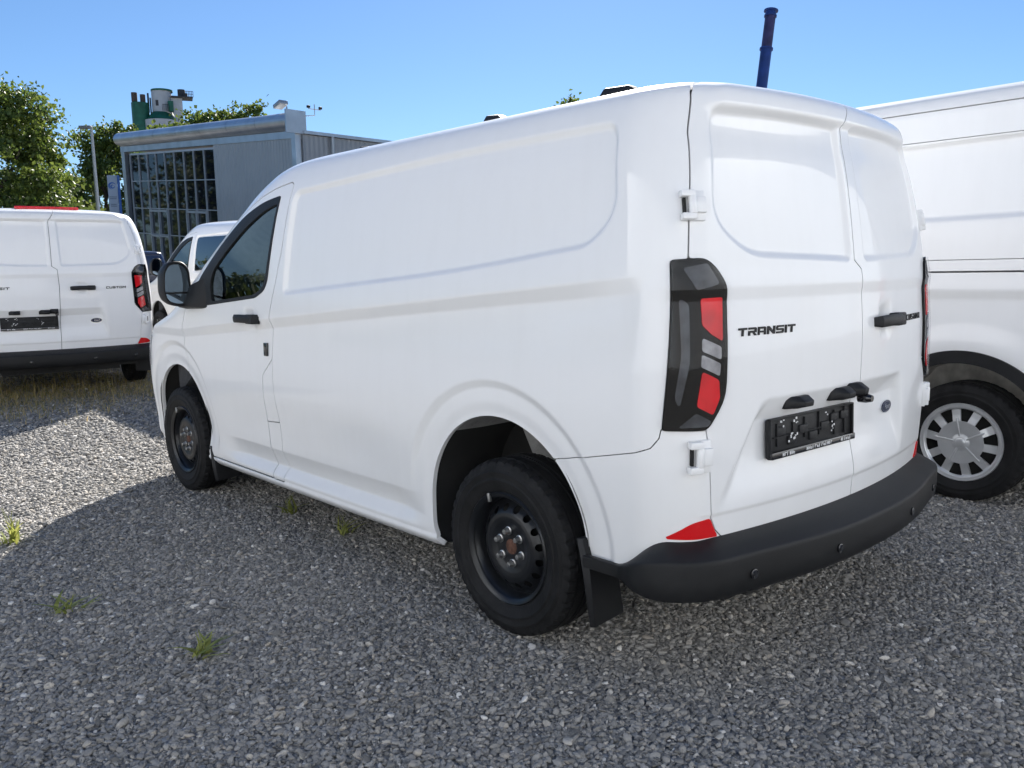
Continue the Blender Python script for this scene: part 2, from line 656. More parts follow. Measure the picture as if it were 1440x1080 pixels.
def tyre(parent, ro=0.343, rr=0.212, w=0.215):
    h = w / 2
    prof = [(-h * .80, rr), (-h * .90, rr + .012), (-h * .97, rr + .03), (-h * 1.0, rr + .045), (-h * 1.03, rr + .050), (-h * 1.03, rr + .055), (-h * 1.0, rr + .060), (-h, ro - .058), (-h * 1.02, ro - .052), (-h * 1.02, ro - .047), (-h * .99, ro - .044), (-h * .97, ro - .038),
            (-h * .955, ro - .036), (-h * .93, ro - .022), (-h * .86, ro - .010), (-h * .76, ro - .004), (-h * .62, ro - .001), (-h * .58, ro - .001), (-h * .56, ro - .010), (-h * .50, ro - .010), (-h * .48, ro),
            (-h * .16, ro), (-h * .14, ro - .010), (-h * .05, ro - .010), (-h * .03, ro)]
    prof = prof + [(-a, r) for a, r in prof[::-1]]
    n = len(prof)
    def mod(k, j, a, r):
        jj = min(j, n - 1 - j)
        if 12 <= jj <= 16 and k % 4 == 0:
            r -= 0.007 if jj > 12 else 0.003
        if jj in (19, 20) and k % 4 == 2:
            r -= 0.003
        return a, r
    b = MB()
    b.lathe(prof, 176, 'X', mod=mod)
    t = b.build('tyre', M_TYRE, parent, sharp=28)
    return t

def steel_wheel(root, loc, side, front=False):
    """black pressed-steel wheel; x axis points out of the van for side=-1"""
    w = empty('wheel', loc)
    w.parent = root
    if side > 0:
        w.rotation_euler = (0, 0, math.pi)
    tyre(w)
    b = MB()   # rim barrel and lip, outer side at -x
    b.lathe([(-.088, .196), (-.097, .206), (-.100, .214), (-.094, .219), (-.086, .217), (-.080, .206), (-.070, .196), (-.030, .188), (.06, .186), (.09, .212)], 72, 'X')
    rim = b.build('rim', M_STEEL, w)
    rr = [.030, .050, .075, .100, .118, .134, .150, .168, .180, .190]
    xx = [-.066, -.066, -.069, -.077, -.079, -.076, -.066, -.048, -.038, -.034]
    def F(T, RR):
        f = np.full(T.shape, 0.1)
        for k in range(16):
            a = 2 * math.pi * (k + .5) / 16
            d = np.hypot(RR * np.cos(T) - .153 * math.cos(a), RR * np.sin(T) - .153 * math.sin(a))
            f = np.minimum(f, d - .0145)
        return f
    disc_clip('wheel_disc', rr, xx, F, M_STEEL, w)
    b = MB()
    b.lathe([(-.072, 0.0), (-.072, .020), (-.066, .030), (-.04, .034)], 28, 'X')
    b.build('hub_cap', M_RUST, w)
    b = MB()
    b.lathe([(-.02, 0.05), (-.02, .175), (.02, .178), (.04, .10)], 40, 'X')
    b.build('brake_drum', M_DARKIN, w)
    for k in range(6):
        a = 2 * math.pi * k / 6 + .35
        c = (-.067, .063 * math.cos(a), .063 * math.sin(a))
        nb = MB()
        nb.lathe([(0, .0135), (-.012, .0135), (-.018, .011), (-.026, .010), (-.027, 0.0)], 6, 'X', c)
        nb.lathe([(.002, .017), (-.004, .017), (-.006, .013)], 14, 'X', c)
        nb.build('wheel_nut', M_NUT, w)
    for a in (1.15,):
        b = MB()
        b.box((-.100, .203 * math.cos(a), .203 * math.sin(a)), (.012, .012, .034), M=Matrix.Rotation(a - math.pi / 2 + .25, 3, 'X'))
        b.build('balance_weight', M_NUT, w, bevel=.002)
    return w

# ------------------------------------------------------------------ glyphs (height 1, width about 1.6), quads
def bar(x0, y0, x1, y1):
    return [(x0, y0), (x1, y0), (x1, y1), (x0, y1)]
GLYPH = {
    'T': [bar(0, .74, 1.6, 1), bar(.64, 0, .98, .74)],
    'R': [bar(.02, 0, .34, .60), bar(.02, .74, 1.3, 1), [(1.3, .74), (1.58, .62), (1.58, .88), (1.3, 1)], bar(1.26, .40, 1.58, .80), bar(.34, .36, 1.5, .60), [(.86, .36), (1.22, .36), (1.66, 0), (1.26, 0)]],
    'A': [bar(.0, 0, .32, .80), bar(.0, .74, 1.3, 1), [(1.3, .74), (1.6, .62), (1.6, .86), (1.3, 1)], bar(1.28, 0, 1.6, .8), bar(.32, .28, 1.28, .50)],
    'N': [bar(0, 0, .32, 1), bar(1.28, 0, 1.6, 1), [(.32, 1), (.32, .66), (1.28, 0), (1.28, .34)]],
    'S': [bar(.12, .76, 1.6, 1), bar(0, .5, .3, .86), bar(.1, .38, 1.5, .62), bar(1.3, .14, 1.6, .5), bar(0, 0, 1.48, .24)],
    'I': [bar(.0, 0, .34, 1)],
    'C': [bar(.14, .75, 1.6, 1), bar(0, .14, .32, .86), bar(.14, 0, 1.6, .25)],
    'U': [bar(0, .14, .32, 1), bar(1.28, .14, 1.6, 1), bar(.14, 0, 1.46, .25)],
    'O': [bar(.14, .75, 1.46, 1), bar(0, .14, .32, .86), bar(.14, 0, 1.46, .25), bar(1.28, .14, 1.6, .86)],
    'M': [bar(0, 0, .32, 1), bar(1.5, 0, 1.82, 1), [(.32, 1), (.32, .66), (.91, .2), (.91, .55)], [(.91, .55), (.91, .2), (1.5, .66), (1.5, 1)]],
    'E': [bar(0, 0, .32, 1), bar(.32, .76, 1.5, 1), bar(.32, .39, 1.4, .61), bar(.32, 0, 1.5, .24)],
}
GW = {'I': .34, 'M': 1.82}

def lettering(sh, text, s0, s1, zc, h, parent, slope=0.0, slant=.18):
    tot = sum(GW.get(c, 1.6) for c in text) + .34 * (len(text) - 1)
    k = (s1 - s0) / tot
    x = 0.0
    for c in text:
        b = MB()
        for quad in GLYPH[c]:
            lo, hi = [], []
            for (a, v) in quad:
                s = s0 + (x + a + slant * (v - .5)) * k
                z = zc + (v - .5) * h + slope * (s - s0)
                p, n = sh.at_s(s, z)
                lo.append(p + n * .0005)
                hi.append(p + n * .0045)
            m = len(quad)
            b.add(lo + hi, [tuple(range(m, 2 * m))] + [(i, (i + 1) % m, m + (i + 1) % m, m + i) for i in range(m)])
        b.build('letter', M_LETTER, parent)
        x += GW.get(c, 1.6) + .34

# ------------------------------------------------------------------ the panel van
VROWS = np.array([
(.255,.930,-.86,.12,.12,3.84,3.20), (.285,.958,-.89,.12,.12,3.90,3.20), (.345,.968,-.91,.12,.12,3.97,3.20),
(.420,.966,-.92,.13,.12,4.00,3.20), (.520,.974,-.935,.14,.12,4.01,3.20), (.620,.985,-.94,.14,.12,4.01,3.20),
(.800,.998,-.945,.14,.12,3.99,3.20), (.950,1.002,-.945,.14,.12,3.94,3.18), (1.050,1.002,-.945,.14,.12,3.82,3.12),
(1.150,.999,-.944,.14,.12,3.52,2.95), (1.205,.997,-.942,.14,.12,3.36,2.84), (1.260,.994,-.940,.14,.12,3.26,2.72),
(1.350,.988,-.935,.14,.12,3.12,2.56), (1.500,.972,-.924,.14,.125,2.89,2.28), (1.650,.950,-.908,.14,.13,2.65,2.00),
(1.750,.930,-.894,.14,.135,2.49,1.82), (1.820,.910,-.880,.14,.14,2.37,1.72), (1.875,.888,-.872,.138,.145,2.27,1.62),
(1.925,.858,-.865,.136,.15,2.17,1.52), (1.958,.818,-.850,.134,.15,2.08,1.42), (1.980,.750,-.820,.13,.15,1.98,1.30),
(1.997,.640,-.76,.12,.15,1.84,1.20), (2.009,.500,-.63,.10,.15,1.64,1.05), (2.017,.300,-.40,.08,.12,1.40,.9),
(2.019,.08,-.10,.02,.05,1.0,.6)])
VROWS[:9, 6] += .14
VROWS[:, 3] *= .12 / .14
VROWS[:-2, 4] += .08
VROWS[:, 2] += .045 + .02 * np.clip((VROWS[:, 0] - 1.3) / .5, 0, 1)

SIDE_PANEL = rnd([(1.548, 1.800), (.317, 1.851), (-.50, 1.858), (-.537, 1.60), (-.51, 1.53), (-.43, 1.460), (.233, 1.385), (1.587, 1.293)], [.05, .3, .06, .04, .08, .16, .3, .05])
REAR_WIN_L = rnd([(-.735, 1.885), (-.375, 1.890), (-.045, 1.884), (-.055, 1.402), (-.655, 1.420), (-.802, 1.53)], [.05, .1, .03, .03, .10, .09])
REAR_WIN_R = [(-a + (.0 if a < -.1 else .0), b) for a, b in REAR_WIN_L]
ARCHES = ((0.03, .43, .42), (3.10, .43, .405))

def van_disp(U, Z, P, S):
    a = np.abs(U)
    Y = P[..., 1]
    D = np.zeros(U.shape)
    ms = sst(1.75, 2.0, a) * (1 - sst(3.05, 3.45, a))
    # recessed load-bay panel
    sd = sdf_poly(Y, Z, SIDE_PANEL)
    D += -.017 * lin(-.003, .017, sd) * (a > 1.6)
    # shoulder crease, climbing towards the rear
    c = 1.168 - .082 * (np.minimum(Y, 2.9) - 1.74)
    t = Z - c
    amp = (.30 + .70 * sst(-.78, -.30, Y)) * (1 - .5 * sst(2.3, 3.0, Y))
    cr = np.where(t > 0, .009 * sst(.22, 0, t), .009 - .027 * lin(0, -.050, t) + .018 * sst(-.055, -.42, t))
    D += cr * amp * ms
    cr2 = np.where(Z > 1.325, .004 * sst(1.40, 1.325, Z), .004 - .008 * lin(1.325, 1.285, Z) + .004 * sst(1.28, 1.10, Z))
    D += cr2 * (1 - sst(1.3, 1.9, a))
    # wheel-arch rings
    for (ay, az, ar) in ARCHES:
        r = np.hypot(Y - ay, Z - az)
        low = sst(.30, .55, Z) * .6 + .4
        fade = np.where(Y > ay, sst(.42, .75, Z), 1.0) if ay < 1 else np.where(Y < ay, sst(.30, .5, Z), 1.0)
        D += (-.016 * lin(.560, .530, r) * fade - .007 * sst(.485, .425, r) * low) * ms
    # sill undercut and ledge
    m = sst(.44, .72, Y) * sst(2.50, 2.20, Y) * ms
    edge = .465
    D += -.040 * lin(edge, .374, Z) * (1 - lin(.372, .318, Z)) * m
    D += .008 * lin(.300, .292, Z) * ms
    # hollow above the sill
    D += -.010 * np.exp(-((Z - .60) / .12) ** 2) * sst(.55, 1.0, Y) * sst(2.6, 2.2, Y) * ms
    # rear door window pressings
    for w in (REAR_WIN_L, REAR_WIN_R):
        sd = sdf_poly(S, Z, w)
        D += -.015 * lin(-.003, .018, sd) * (a < 1.4)
    # brow over the rear doors
    D += .015 * lin(1.874, 1.896, Z) * sst(1.995, 1.93, Z) * (1 - sst(.95, 1.25, a))
    # number-plate pressing
    sl = -.605 - (.915 - Z) * .62
    sr = .435 + (.915 - Z) * .20
    lat = sst(sl - .035, sl + .025, S) * sst(sr + .03, sr - .03, S)
    D += -.036 * lin(.958, .885, Z) * sst(.60, .80, Z) * lat * (a < 1.3)
    # step low on the doors
    D += -.005 * lin(.606, .600, Z) * (1 - sst(1.0, 1.3, a))
    # handle cups
    for (sy, sz) in ((1.965, 1.16), ):
        D += -.014 * np.exp(-(((Y - sy) / .055) ** 4 + ((Z - sz) / .05) ** 4)) * (a > 2)
    D += -.016 * np.exp(-(((S - .245) / .05) ** 4 + ((Z - 1.175) / .058) ** 4)) * (a < 1)
    return D

def place_frame(p, n):
    """matrix with local -y = n (outwards), x along the surface to the right seen from outside, z up"""
    n = Vector(n)
    up = Vector((0, 0, 1))
    y = -n
    x = y.cross(up).normalized()
    z = x.cross(y).normalized()
    m = Matrix((x, y, z)).transposed().to_4x4()
    m.translation = Vector(p)
    return m

def build_van():
    us = np.concatenate([np.linspace(0, 1, 130), np.linspace(1, 2, 52)[1:], np.linspace(2, 3, 500)[1:], np.linspace(3, 4, 76)[1:]])
    us = np.concatenate([-us[::-1], us[1:]])
    zs = np.concatenate([np.linspace(.255, 1.93, 262), np.linspace(1.93, 1.985, 14)[1:], np.linspace(1.985, 2.019, 10)[1:]])
    sh = Shell(VROWS)
    sh.disp = van_disp
    sh.grid(us, zs)
    U, Z, S, Y = sh.U, sh.Z, sh.S, sh.Y
    A = np.abs(U)
    SA = np.abs(S)
    root = empty('panel_van')
    big = 0.1
    left = U > 0
    # -- outlines
    def s_of(u, z):
        return float(sh.base(np.array([u]), np.array([z]))[2][0])
    LAMP = rnd([(.963, 1.412), (.854, 1.417), (.815, 1.387), (.776, 1.329), (.787, .98), (.863, .888), (1.007, .89)], [.012, .03, .02, .04, .05, .02, .012], 3)
    outer = [(s_of(1.40, 1.985), 1.985), (s_of(1.40, 1.962), 1.962), (s_of(1.36, 1.93), 1.93), (s_of(1.30, 1.80), 1.80), (.859, 1.66), (.885, 1.54), (.906, 1.415)]
    lower = [(.863, .888), (.850, .82), (.844, .759), (.826, .60), (.80, .552), (.76, .515)]
    jog = [(.036, 1.985), (.036, 1.955), (-.022, 1.875), (-.025, 1.60), (-.03, 1.405), (.020, 1.372), (.026, 1.20), (.014, .90), (-.002, .515)]
    L = [(-a, z) for a, z in outer] + [(-.85, 1.41), (-.815, 1.387), (-.776, 1.329), (-.787, .98)] + [(-a, z) for a, z in lower]
    DOOR_L = L + jog[::-1]
    DOOR_R = [(-a, z) for a, z in L] + jog[::-1]
    QUART = [(1.46, .73), (1.339, .757), (1.09, .813), (1.04, .832), (1.014, .865), (1.009, .892), (.863, .886), (.850, .82), (.844, .759), (.826, .60), (.80, .552), (.76, .515), (.76, .20), (1.46, .20)]
    FDOOR = rnd([(1.86, .300), (1.867, .335), (1.873, .61), (1.859, .864), (1.747, .956), (1.727, 1.162), (1.70, 1.254), (1.617, 1.514), (1.572, 1.835),
             (1.60, 1.850), (1.75, 1.832), (1.90, 1.800), (2.12, 1.725), (2.33, 1.615), (2.52, 1.495), (2.69, 1.365), (2.83, 1.215), (2.895, 1.10), (2.925, .90), (2.926, .725), (2.84, .56), (2.70, .34), (2.68, .300)], 0.012, 2)
    FLAP = rnd([(1.747, .954), (1.857, .864), (1.871, .612), (1.733, .622)], [.006, .012, .008, .008], 3)
    PILL = [(1.871, .610), (1.865, .335), (1.858, .298), (1.742, .298), (1.733, .620)]
    TRIM = rnd([(2.775, 1.207), (2.47, 1.226), (1.885, 1.272), (1.79, 1.31), (1.755, 1.36), (1.682, 1.790), (1.863, 1.770), (2.10, 1.705), (2.31, 1.595), (2.49, 1.480), (2.65, 1.360)], [.02, .05, .03, .05, .05, .02, .08, .1, .1, .1, .1])
    GLASS = rnd([(2.445, 1.246), (1.90, 1.290), (1.815, 1.322), (1.780, 1.37), (1.706, 1.750), (1.845, 1.722), (2.04, 1.647), (2.25, 1.535), (2.425, 1.428), (2.468, 1.35)], [.03, .03, .05, .05, .015, .08, .1, .1, .03, .03])
    g = .0028
    fL = sdf_poly(S, Z, DOOR_L)
    fR = sdf_poly(S, Z, DOOR_R)
    fL[A > 1.9] = -big
    fR[A > 1.9] = -big
    fl_ = sdf_poly(SA, Z, LAMP)
    fq = sdf_poly(SA, Z, QUART)
    fd = sdf_poly(Y, Z, FDOOR)
    ff = sdf_poly(Y, Z, FLAP)
    fp = sdf_poly(Y, Z, PILL)
    ft = sdf_poly(Y, Z, TRIM)
    fg = sdf_poly(Y, Z, GLASS)
    for q in (fd, ff, fp, ft, fg):
        q[A < 2.02] = -big
    ff[~left] = -big
    arch = np.minimum(*[np.hypot(Y - ay, Z - az) - ar for ay, az, ar in ARCHES])
    arch[A < 1.6] = big
    wind = np.minimum(np.minimum((A - 3.30) * .5, Z - 1.215), 1.90 - Z)
    head = np.minimum(np.minimum((A - 3.13) * .6, (3.62 - A) * .6), np.minimum(Z - .80, 1.00 - Z))
    grille = np.minimum(np.minimum((A - 3.62) * .6, Z - .50), .92 - Z)
    valance = np.minimum(np.minimum((A - 3.22) * .6, Z - .20), .32 - Z)
    rearlow = np.where(A < 2.3, np.where(A < 1.6, Z - .50, big), big)     # behind the bumper
    rearlow = np.minimum(rearlow, np.where((Y < -.35), Z - (.392 + .12 * sst(-.56, -.74, Y)), big))
    body = np.minimum.reduce([-fL - g, -fR - g, -fl_ - .001, -fq - g * .6, -fd - g, -ff - g * .7, -fp - g * .7, -ft, arch, -wind, -head - .002, -grille, -valance, rearlow, np.full(Z.shape, big)])
    panel('body', sh, body, M_PAINT, root)
    # -- rear doors
    door_l = panel('rear_door', sh, np.minimum(np.minimum(fL - g, -fl_ - .001), Z - .51), M_PAINT, root)
    door_r = panel('rear_door', sh, np.minimum(np.minimum(fR - g, -fl_ - .001), Z - .51), M_PAINT, root)
    for sgn in (1, -1):
        side = (U > 0) if sgn > 0 else (U < 0)
        def only(F):
            return np.where(side, F, -big)
        panel('quarter_panel', sh, only(np.minimum.reduce([fq - g * .6, arch, rearlow, -fl_ - .001])), M_PAINT, root)
        dr = panel('front_door', sh, only(np.minimum.reduce([fd - g, -ft, arch, -ff - g * .7 if sgn > 0 else np.full(Z.shape, big)])), M_PAINT, root)
        panel('window_trim', sh, only(np.minimum(ft, -fg)), M_BLACK, dr, off=.003, thick=.02)
        panel('window_glass', sh, only(fg + .004), M_GLASS, dr, off=-.006, thick=0)
        if sgn > 0:
            panel('fuel_flap', sh, only(ff - g * .7), M_PAINT, root)
        panel('pillar_panel', sh, only(np.minimum(fp - g * .7, arch)), M_PAINT, root)
        # -- tail lamp
        lp = panel('tail_lamp', sh, only(fl_ - .001), M_SMOKE, root, off=.010, thick=.03)
        def lens(name, pts, m, off, r=.008):
            panel(name, sh, only(sdf_poly(SA, Z, rnd(pts, r, 3))), m, lp, off=off, thick=.006)
        lens('red_lens', [(.883, 1.296), (.800, 1.298), (.806, 1.160), (.850, 1.183), (.882, 1.212)], M_RED, .0125)
        lens('red_lens', [(.886, 1.072), (.822, 1.042), (.818, .985), (.846, .934), (.903, .964)], M_RED, .0125)
        lens('clear_lens', [(.884, 1.174), (.812, 1.144), (.813, 1.104), (.886, 1.134)], M_CLEARLENS, .0125, .005)
        lens('clear_lens', [(.887, 1.124), (.815, 1.092), (.820, 1.054), (.890, 1.086)], M_CLEARLENS, .0125, .005)
        lens('lamp_reflector', [(.930, 1.385), (.850, 1.400), (.812, 1.335), (.895, 1.320)], M_SMOKE2, .0115)
        lens('lamp_reflector', [(.905, .945), (.850, .915), (.862, .900), (.960, .900)], M_SMOKE2, .0115)
        lens('light_guide', [(.950, 1.30), (.920, 1.28), (.925, 1.10), (.955, .96), (.970, .99), (.950, 1.12)], M_SMOKE2, .0115, .015)
        panel('lamp_cover', sh, only(fl_ - .004), M_LENSCOVER, lp, off=.020, thick=0)
        # -- red reflector above the bumper
        rf = rnd([(.985, .538), (.893, .590), (.829, .596), (.79, .53)], [.004, .02, .006, .004], 3)
        panel('rear_reflector', sh, only(np.minimum(sdf_poly(SA, Z, rf), fq - .004)), M_REFLECT, root, off=.004, thick=.01)
        # -- headlamp
        panel('headlamp', sh, only(head), M_CLEARLENS, root, off=.004)
    panel('windscreen', sh, wind, M_GLASS, root, off=-.004, thick=0)
    panel('grille', sh, grille, M_BLACK, root, off=-.006)
    panel('front_valance', sh, np.minimum(valance, arch), M_BLACK, root, off=.004)

    # -- rear bumper: swept profile round the tail
    ub = np.concatenate([np.linspace(-2.052, -2, 14), np.linspace(-2, -1, 22)[1:], np.linspace(-1, 1, 90)[1:], np.linspace(1, 2, 22)[1:], np.linspace(2, 2.052, 14)[1:]])
    b = MB()
    base, _ = sh.full(ub, np.full(ub.shape, .56))
    tan = np.gradient(base[:, :2], axis=0)
    tan /= np.linalg.norm(tan, axis=1, keepdims=True)
    nx = np.stack([tan[:, 1], -tan[:, 0]], -1)
    if nx[len(ub) // 2, 1] > 0:
        nx = -nx
    rings = []
    for i in range(len(ub)):
        yy = base[i, 1]
        k = float(1 - sst(-.73, -.54, yy))          # 1 at the back, 0 along the flank
        ztop = .418 + .112 * k
        zface = .412 + .076 * k
        zb = .352 + .020 * (1 - k)
        cen = math.exp(-(base[i, 0] / .55) ** 4)    # step plate is a little deeper in the middle
        o = .008 + .080 * k + .028 * cen
        prof = [(-.05, ztop - .02), (-.014, ztop), (o * .45, ztop - .016 * k), (o * .90, zface + .004), (o * .965, zface), (o * .99, zface - .006), (o, zface - .016),
                (o * 1.0, (zface + zb) / 2), (o * .95, zb + .020), (o * .84, zb + .005), (o * .35 - .01, zb), (-.08, zb + .004)]
        rings.append([(base[i, 0] + nx[i, 0] * d, base[i, 1] + nx[i, 1] * d, z) for d, z in prof])
    m = len(rings[0])
    vs = [p for r in rings for p in r]
    fs = [(i * m + j, (i + 1) * m + j, (i + 1) * m + j + 1, i * m + j + 1) for i in range(len(rings) - 1) for j in range(m - 1)]
    fs += [tuple(range(m)), tuple((len(rings) - 1) * m + j for j in range(m - 1, -1, -1))]
    b.add(vs, fs, True)
    bump = b.build('rear_bumper', M_BUMPER, root, sharp=38)
    for sx in (-.70, -.30, .30, .70):
        x0 = int(np.argmin(np.abs(base[:, 0] - sx)))
        c = Vector(rings[x0][7]) + Vector((nx[x0, 0], nx[x0, 1], 0)) * .004
        n = Vector((nx[x0, 0], nx[x0, 1], 0))
        q = MB()
        mt = n.to_track_quat('X', 'Z').to_matrix()
        q.lathe([(-.004, .016), (.002, .016), (.003, .0135), (.0015, .0125), (.0035, .011), (.005, 0.0)], 20, 'X')
        q.v = [tuple(mt @ Vector(p) + c) for p in q.v]
        q.build('parking_sensor', M_GLOSSBLACK, bump)
    # -- hinges
    for sgn in (-1, 1):
        for (s, z, hh) in ((.868, 1.573, .092), (.886, .806, .104)):
            p, n = sh.at_s(sgn * s, z, .004)
            fr = place_frame(p, n)
            q = MB()
            q.box((.012 * -sgn, .004, 0), (.050, .022, hh))
            q.box((.020 * sgn, -.010, hh * .38), (.046, .028, hh * .22))
            q.box((.020 * sgn, -.010, -hh * .38), (.046, .028, hh * .22))
            q.v = [tuple(fr @ Vector(v)) for v in q.v]
            hg = q.build('door_hinge', M_PAINT, root, bevel=.004)
            q = MB()
            q.lathe([(-hh * .30, 0), (-hh * .30, .013), (hh * .30, .013), (hh * .30, 0)], 16, 'Z', (.006 * sgn, -.014, 0))
            q.box((-.018 * sgn, -.010, 0), (.040, .018, hh * .52))
            q.v = [tuple(fr @ Vector(v)) for v in q.v]
            q.build('hinge_knuckle', M_PAINT, hg, bevel=.003)
            q = MB()
            q.box((.030 * sgn, -.004, 0), (.008, .012, hh * .50))
            q.v = [tuple(fr @ Vector(v)) for v in q.v]
            q.build('hinge_gap', M_DARKIN, hg)
    # -- handles
    def handle(p, n, length, parent, flip=1):
        fr = place_frame(p, n)
        q = MB()
        h = length / 2
        pts = [(-h, -.012, 0), (-h * .9, -.036, 0), (-h * .3, -.046, .002), (h * .5, -.046, .002), (h * .9, -.038, 0), (h, -.012, 0)]
        n_ = len(pts)
        vs = []
        for i, (x, y, z) in enumerate(pts):
            hh = .023 if 0 < i < n_ - 1 else .018
            for dy, dz in ((-.009, -hh * .6), (-.011, hh * .3), (-.004, hh), (.010, hh * .8), (.010, -hh * .8), (-.003, -hh)):
                vs.append(fr @ Vector((x * flip, y + dy, z + dz)))
        fs = [(i * 6 + k, i * 6 + (k + 1) % 6, (i + 1) * 6 + (k + 1) % 6, (i + 1) * 6 + k) for i in range(n_ - 1) for k in range(6)]
        fs += [tuple(range(6)), tuple((n_ - 1) * 6 + k for k in range(6))]
        q.add(vs, fs, True)
        hd = q.build('door_handle', M_BLACK, parent, bevel=.003)
        q = MB()
        q.box((h * .62 * flip, -.024, .001), (length * .30, .056, .050))
        q.v = [tuple(fr @ Vector(v)) for v in q.v]
        q.build('handle_lock', M_BLACK, hd, bevel=.006)
    doors = [o for o in root.children if o.name.startswith('front_door')]
    for sgn, dr in ((-1, doors[0]), (1, doors[1])):
        p, n = sh.at_y(1.968, 1.160, sgn, .0)
        handle(p, n, .26, dr, 1 if sgn < 0 else -1)
        p, n = sh.at_y(1.806, 1.005, sgn, .0)
        fr = place_frame(p, n)
        q = MB()
        q.box((0, -.004, 0), (.036, .016, .070))
        q.v = [tuple(fr @ Vector(v)) for v in q.v]
        q.build('edge_guard', M_GLOSSBLACK, dr, bevel=.003)
    p, n = sh.at_s(.258, 1.172)
    handle(p, n, .25, door_r)
    # -- number-plate holder on the left door
    p, n = sh.at_s(-.286, .815)
    n = np.array([n[0] * .9, n[1], .03])
    n /= np.linalg.norm(n)
    fr = place_frame(p + np.array(n) * .012, n)
    hold = empty('plate_holder')
    hold.parent = root
    def hb(name, boxes, m, bevel=.003):
        q = MB()
        for c, s in boxes:
            q.box(c, s)
        q.v = [tuple(fr @ Vector(v)) for v in q.v]
        return q.build(name, m, hold, bevel=bevel)
    W, H = .530, .136
    hb('backing_plate', [((0, .006, 0), (W, .016, H))], M_BLACK, .008)
    rs = random.Random(3)
    ribs = []
    for k in range(6):
        x = -W / 2 + .05 + k * (W - .10) / 5 + rs.uniform(-.012, .012)
        ribs.append(((x, -.004, .010 + rs.uniform(-.01, .01)), (.004, .010, H * rs.uniform(.45, .8))))
    ribs.append(((-.05, -.004, .002), (W * .72, .008, .004)))
    hb('rib_grid', ribs, M_BLACK, .001)
    for k in range(7):
        hb('pad', [((-.20 + k * .067 + rs.uniform(-.006, .006), -.004, rs.uniform(-.02, .035)), (.05, .012, .03))], M_BLACK, .003)
    hb('snap_lip', [((0, -.008, -H / 2 + .012), (W, .020, .024))], M_GLOSSBLACK, .004)
    hb('frame', [((0, -.004, H / 2 - .003), (W, .016, .006)), ((-W / 2 + .004, -.004, 0), (.008, .016, H)), ((W / 2 - .004, -.004, 0), (.008, .016, H))], M_BLACK, .002)
    marks = []
    for (x0, x1, hgt) in ((-.205, -.135, .013), (-.060, .105, .012), (.165, .225, .013)):
        x = x0
        while x < x1:
            w = rs.uniform(.004, .009)
            z0 = -H / 2 + .012
            kind = rs.randrange(4)
            if kind == 0:
                marks.append(((x, -.0185, z0), (.0025, .0016, hgt)))
            elif kind == 1:
                marks += [((x, -.0185, z0), (.0022, .0016, hgt * .8)), ((x + w / 2, -.0185, z0 + hgt * .35), (w, .0016, .0022))]
            elif kind == 2:
                marks += [((x + w / 2, -.0185, z0), (w, .0016, .0022)), ((x + w / 2, -.0185, z0 - hgt * .35), (w, .0016, .0022)), ((x, -.0185, z0), (.0022, .0016, hgt * .7))]
            else:
                marks += [((x, -.0185, z0), (.0022, .0016, hgt * .9)), ((x + w, -.0185, z0), (.0022, .0016, hgt * .9)), ((x + w / 2, -.0185, z0), (w, .0016, .0020))]
            x += w + .006
    hb('print', marks, M_WHITEMARK, 0)
    spots = []
    for (cx, cz, nn, sp) in ((-.145, -.004, 9, .018), (.125, .006, 6, .014), (-.20, .045, 4, .02), (-.12, .05, 4, .014), (.08, .05, 2, .01)):
        for _ in range(nn):
            spots.append(((cx + rs.gauss(0, sp), -.0125, cz + rs.gauss(0, sp * .7)), (rs.uniform(.003, .008), .002, rs.uniform(.003, .009))))
    hb('white_fleck', spots, M_WHITEMARK, 0)
    # -- plate lamps / reversing camera under the brow
    def blob(s, z, L, Hh, D, name, extra=False):
        p, n = sh.at_s(s, z)
        fr2 = place_frame(p, n)
        q = MB()
        prof = [(-L / 2, 0.0), (-L / 2 + .03, .55), (-L / 2 + .045, 1.0), (L / 2 - .012, 1.0), (L / 2, .85)]
        vs = []
        for x, k in prof:
            kk = max(k, .08)
            for (y, zz) in ((.02, Hh / 2 * .9), (-D * kk * .5, Hh / 2), (-D * kk, Hh * .1), (-D * kk * .95, -Hh * .3), (-D * kk * .4, -Hh / 2), (.02, -Hh / 2)):
                vs.append(fr2 @ Vector((x, y, zz)))
        n_ = len(prof)
        fs = [(i * 6 + k, i * 6 + (k + 1) % 6, (i + 1) * 6 + (k + 1) % 6, (i + 1) * 6 + k) for i in range(n_ - 1) for k in range(6)]
        fs += [tuple(range(6)), tuple((n_ - 1) * 6 + k for k in range(6))]
        q.add(vs, fs)
        o = q.build(name, M_BLACK, door_l, bevel=.003)
        if extra:
            q = MB()
            q.lathe([(-.03, 0.0), (-.03, .012), (-.008, .018), (.02, .018)], 18, 'Y')
            q.v = [tuple(fr2 @ (Vector(v) + Vector((L * .30, -D * .75, -Hh * .62)))) for v in q.v]
            q.build('camera_eye', M_GLOSSBLACK, o)
        return o
    blob(-.418, .930, .105, .042, .052, 'plate_lamp')
    blob(-.140, .930, .100, .046, .055, 'plate_lamp')
    blob(-.050, .936, .085, .050, .062, 'rear_camera', True)
    # -- lettering and badge
    tl = empty('lettering')
    tl.parent = root
    lettering(sh, 'TRANSIT', -.725, -.440, 1.183, .026, tl)
    cl = empty('lettering')
    cl.parent = root
    lettering(sh, 'CUSTOM', .492, .700, 1.170, .024, cl)
    p, n = sh.at_s(.374, .818)
    fr = place_frame(p, n)
    bd = empty('badge')
    bd.parent = root
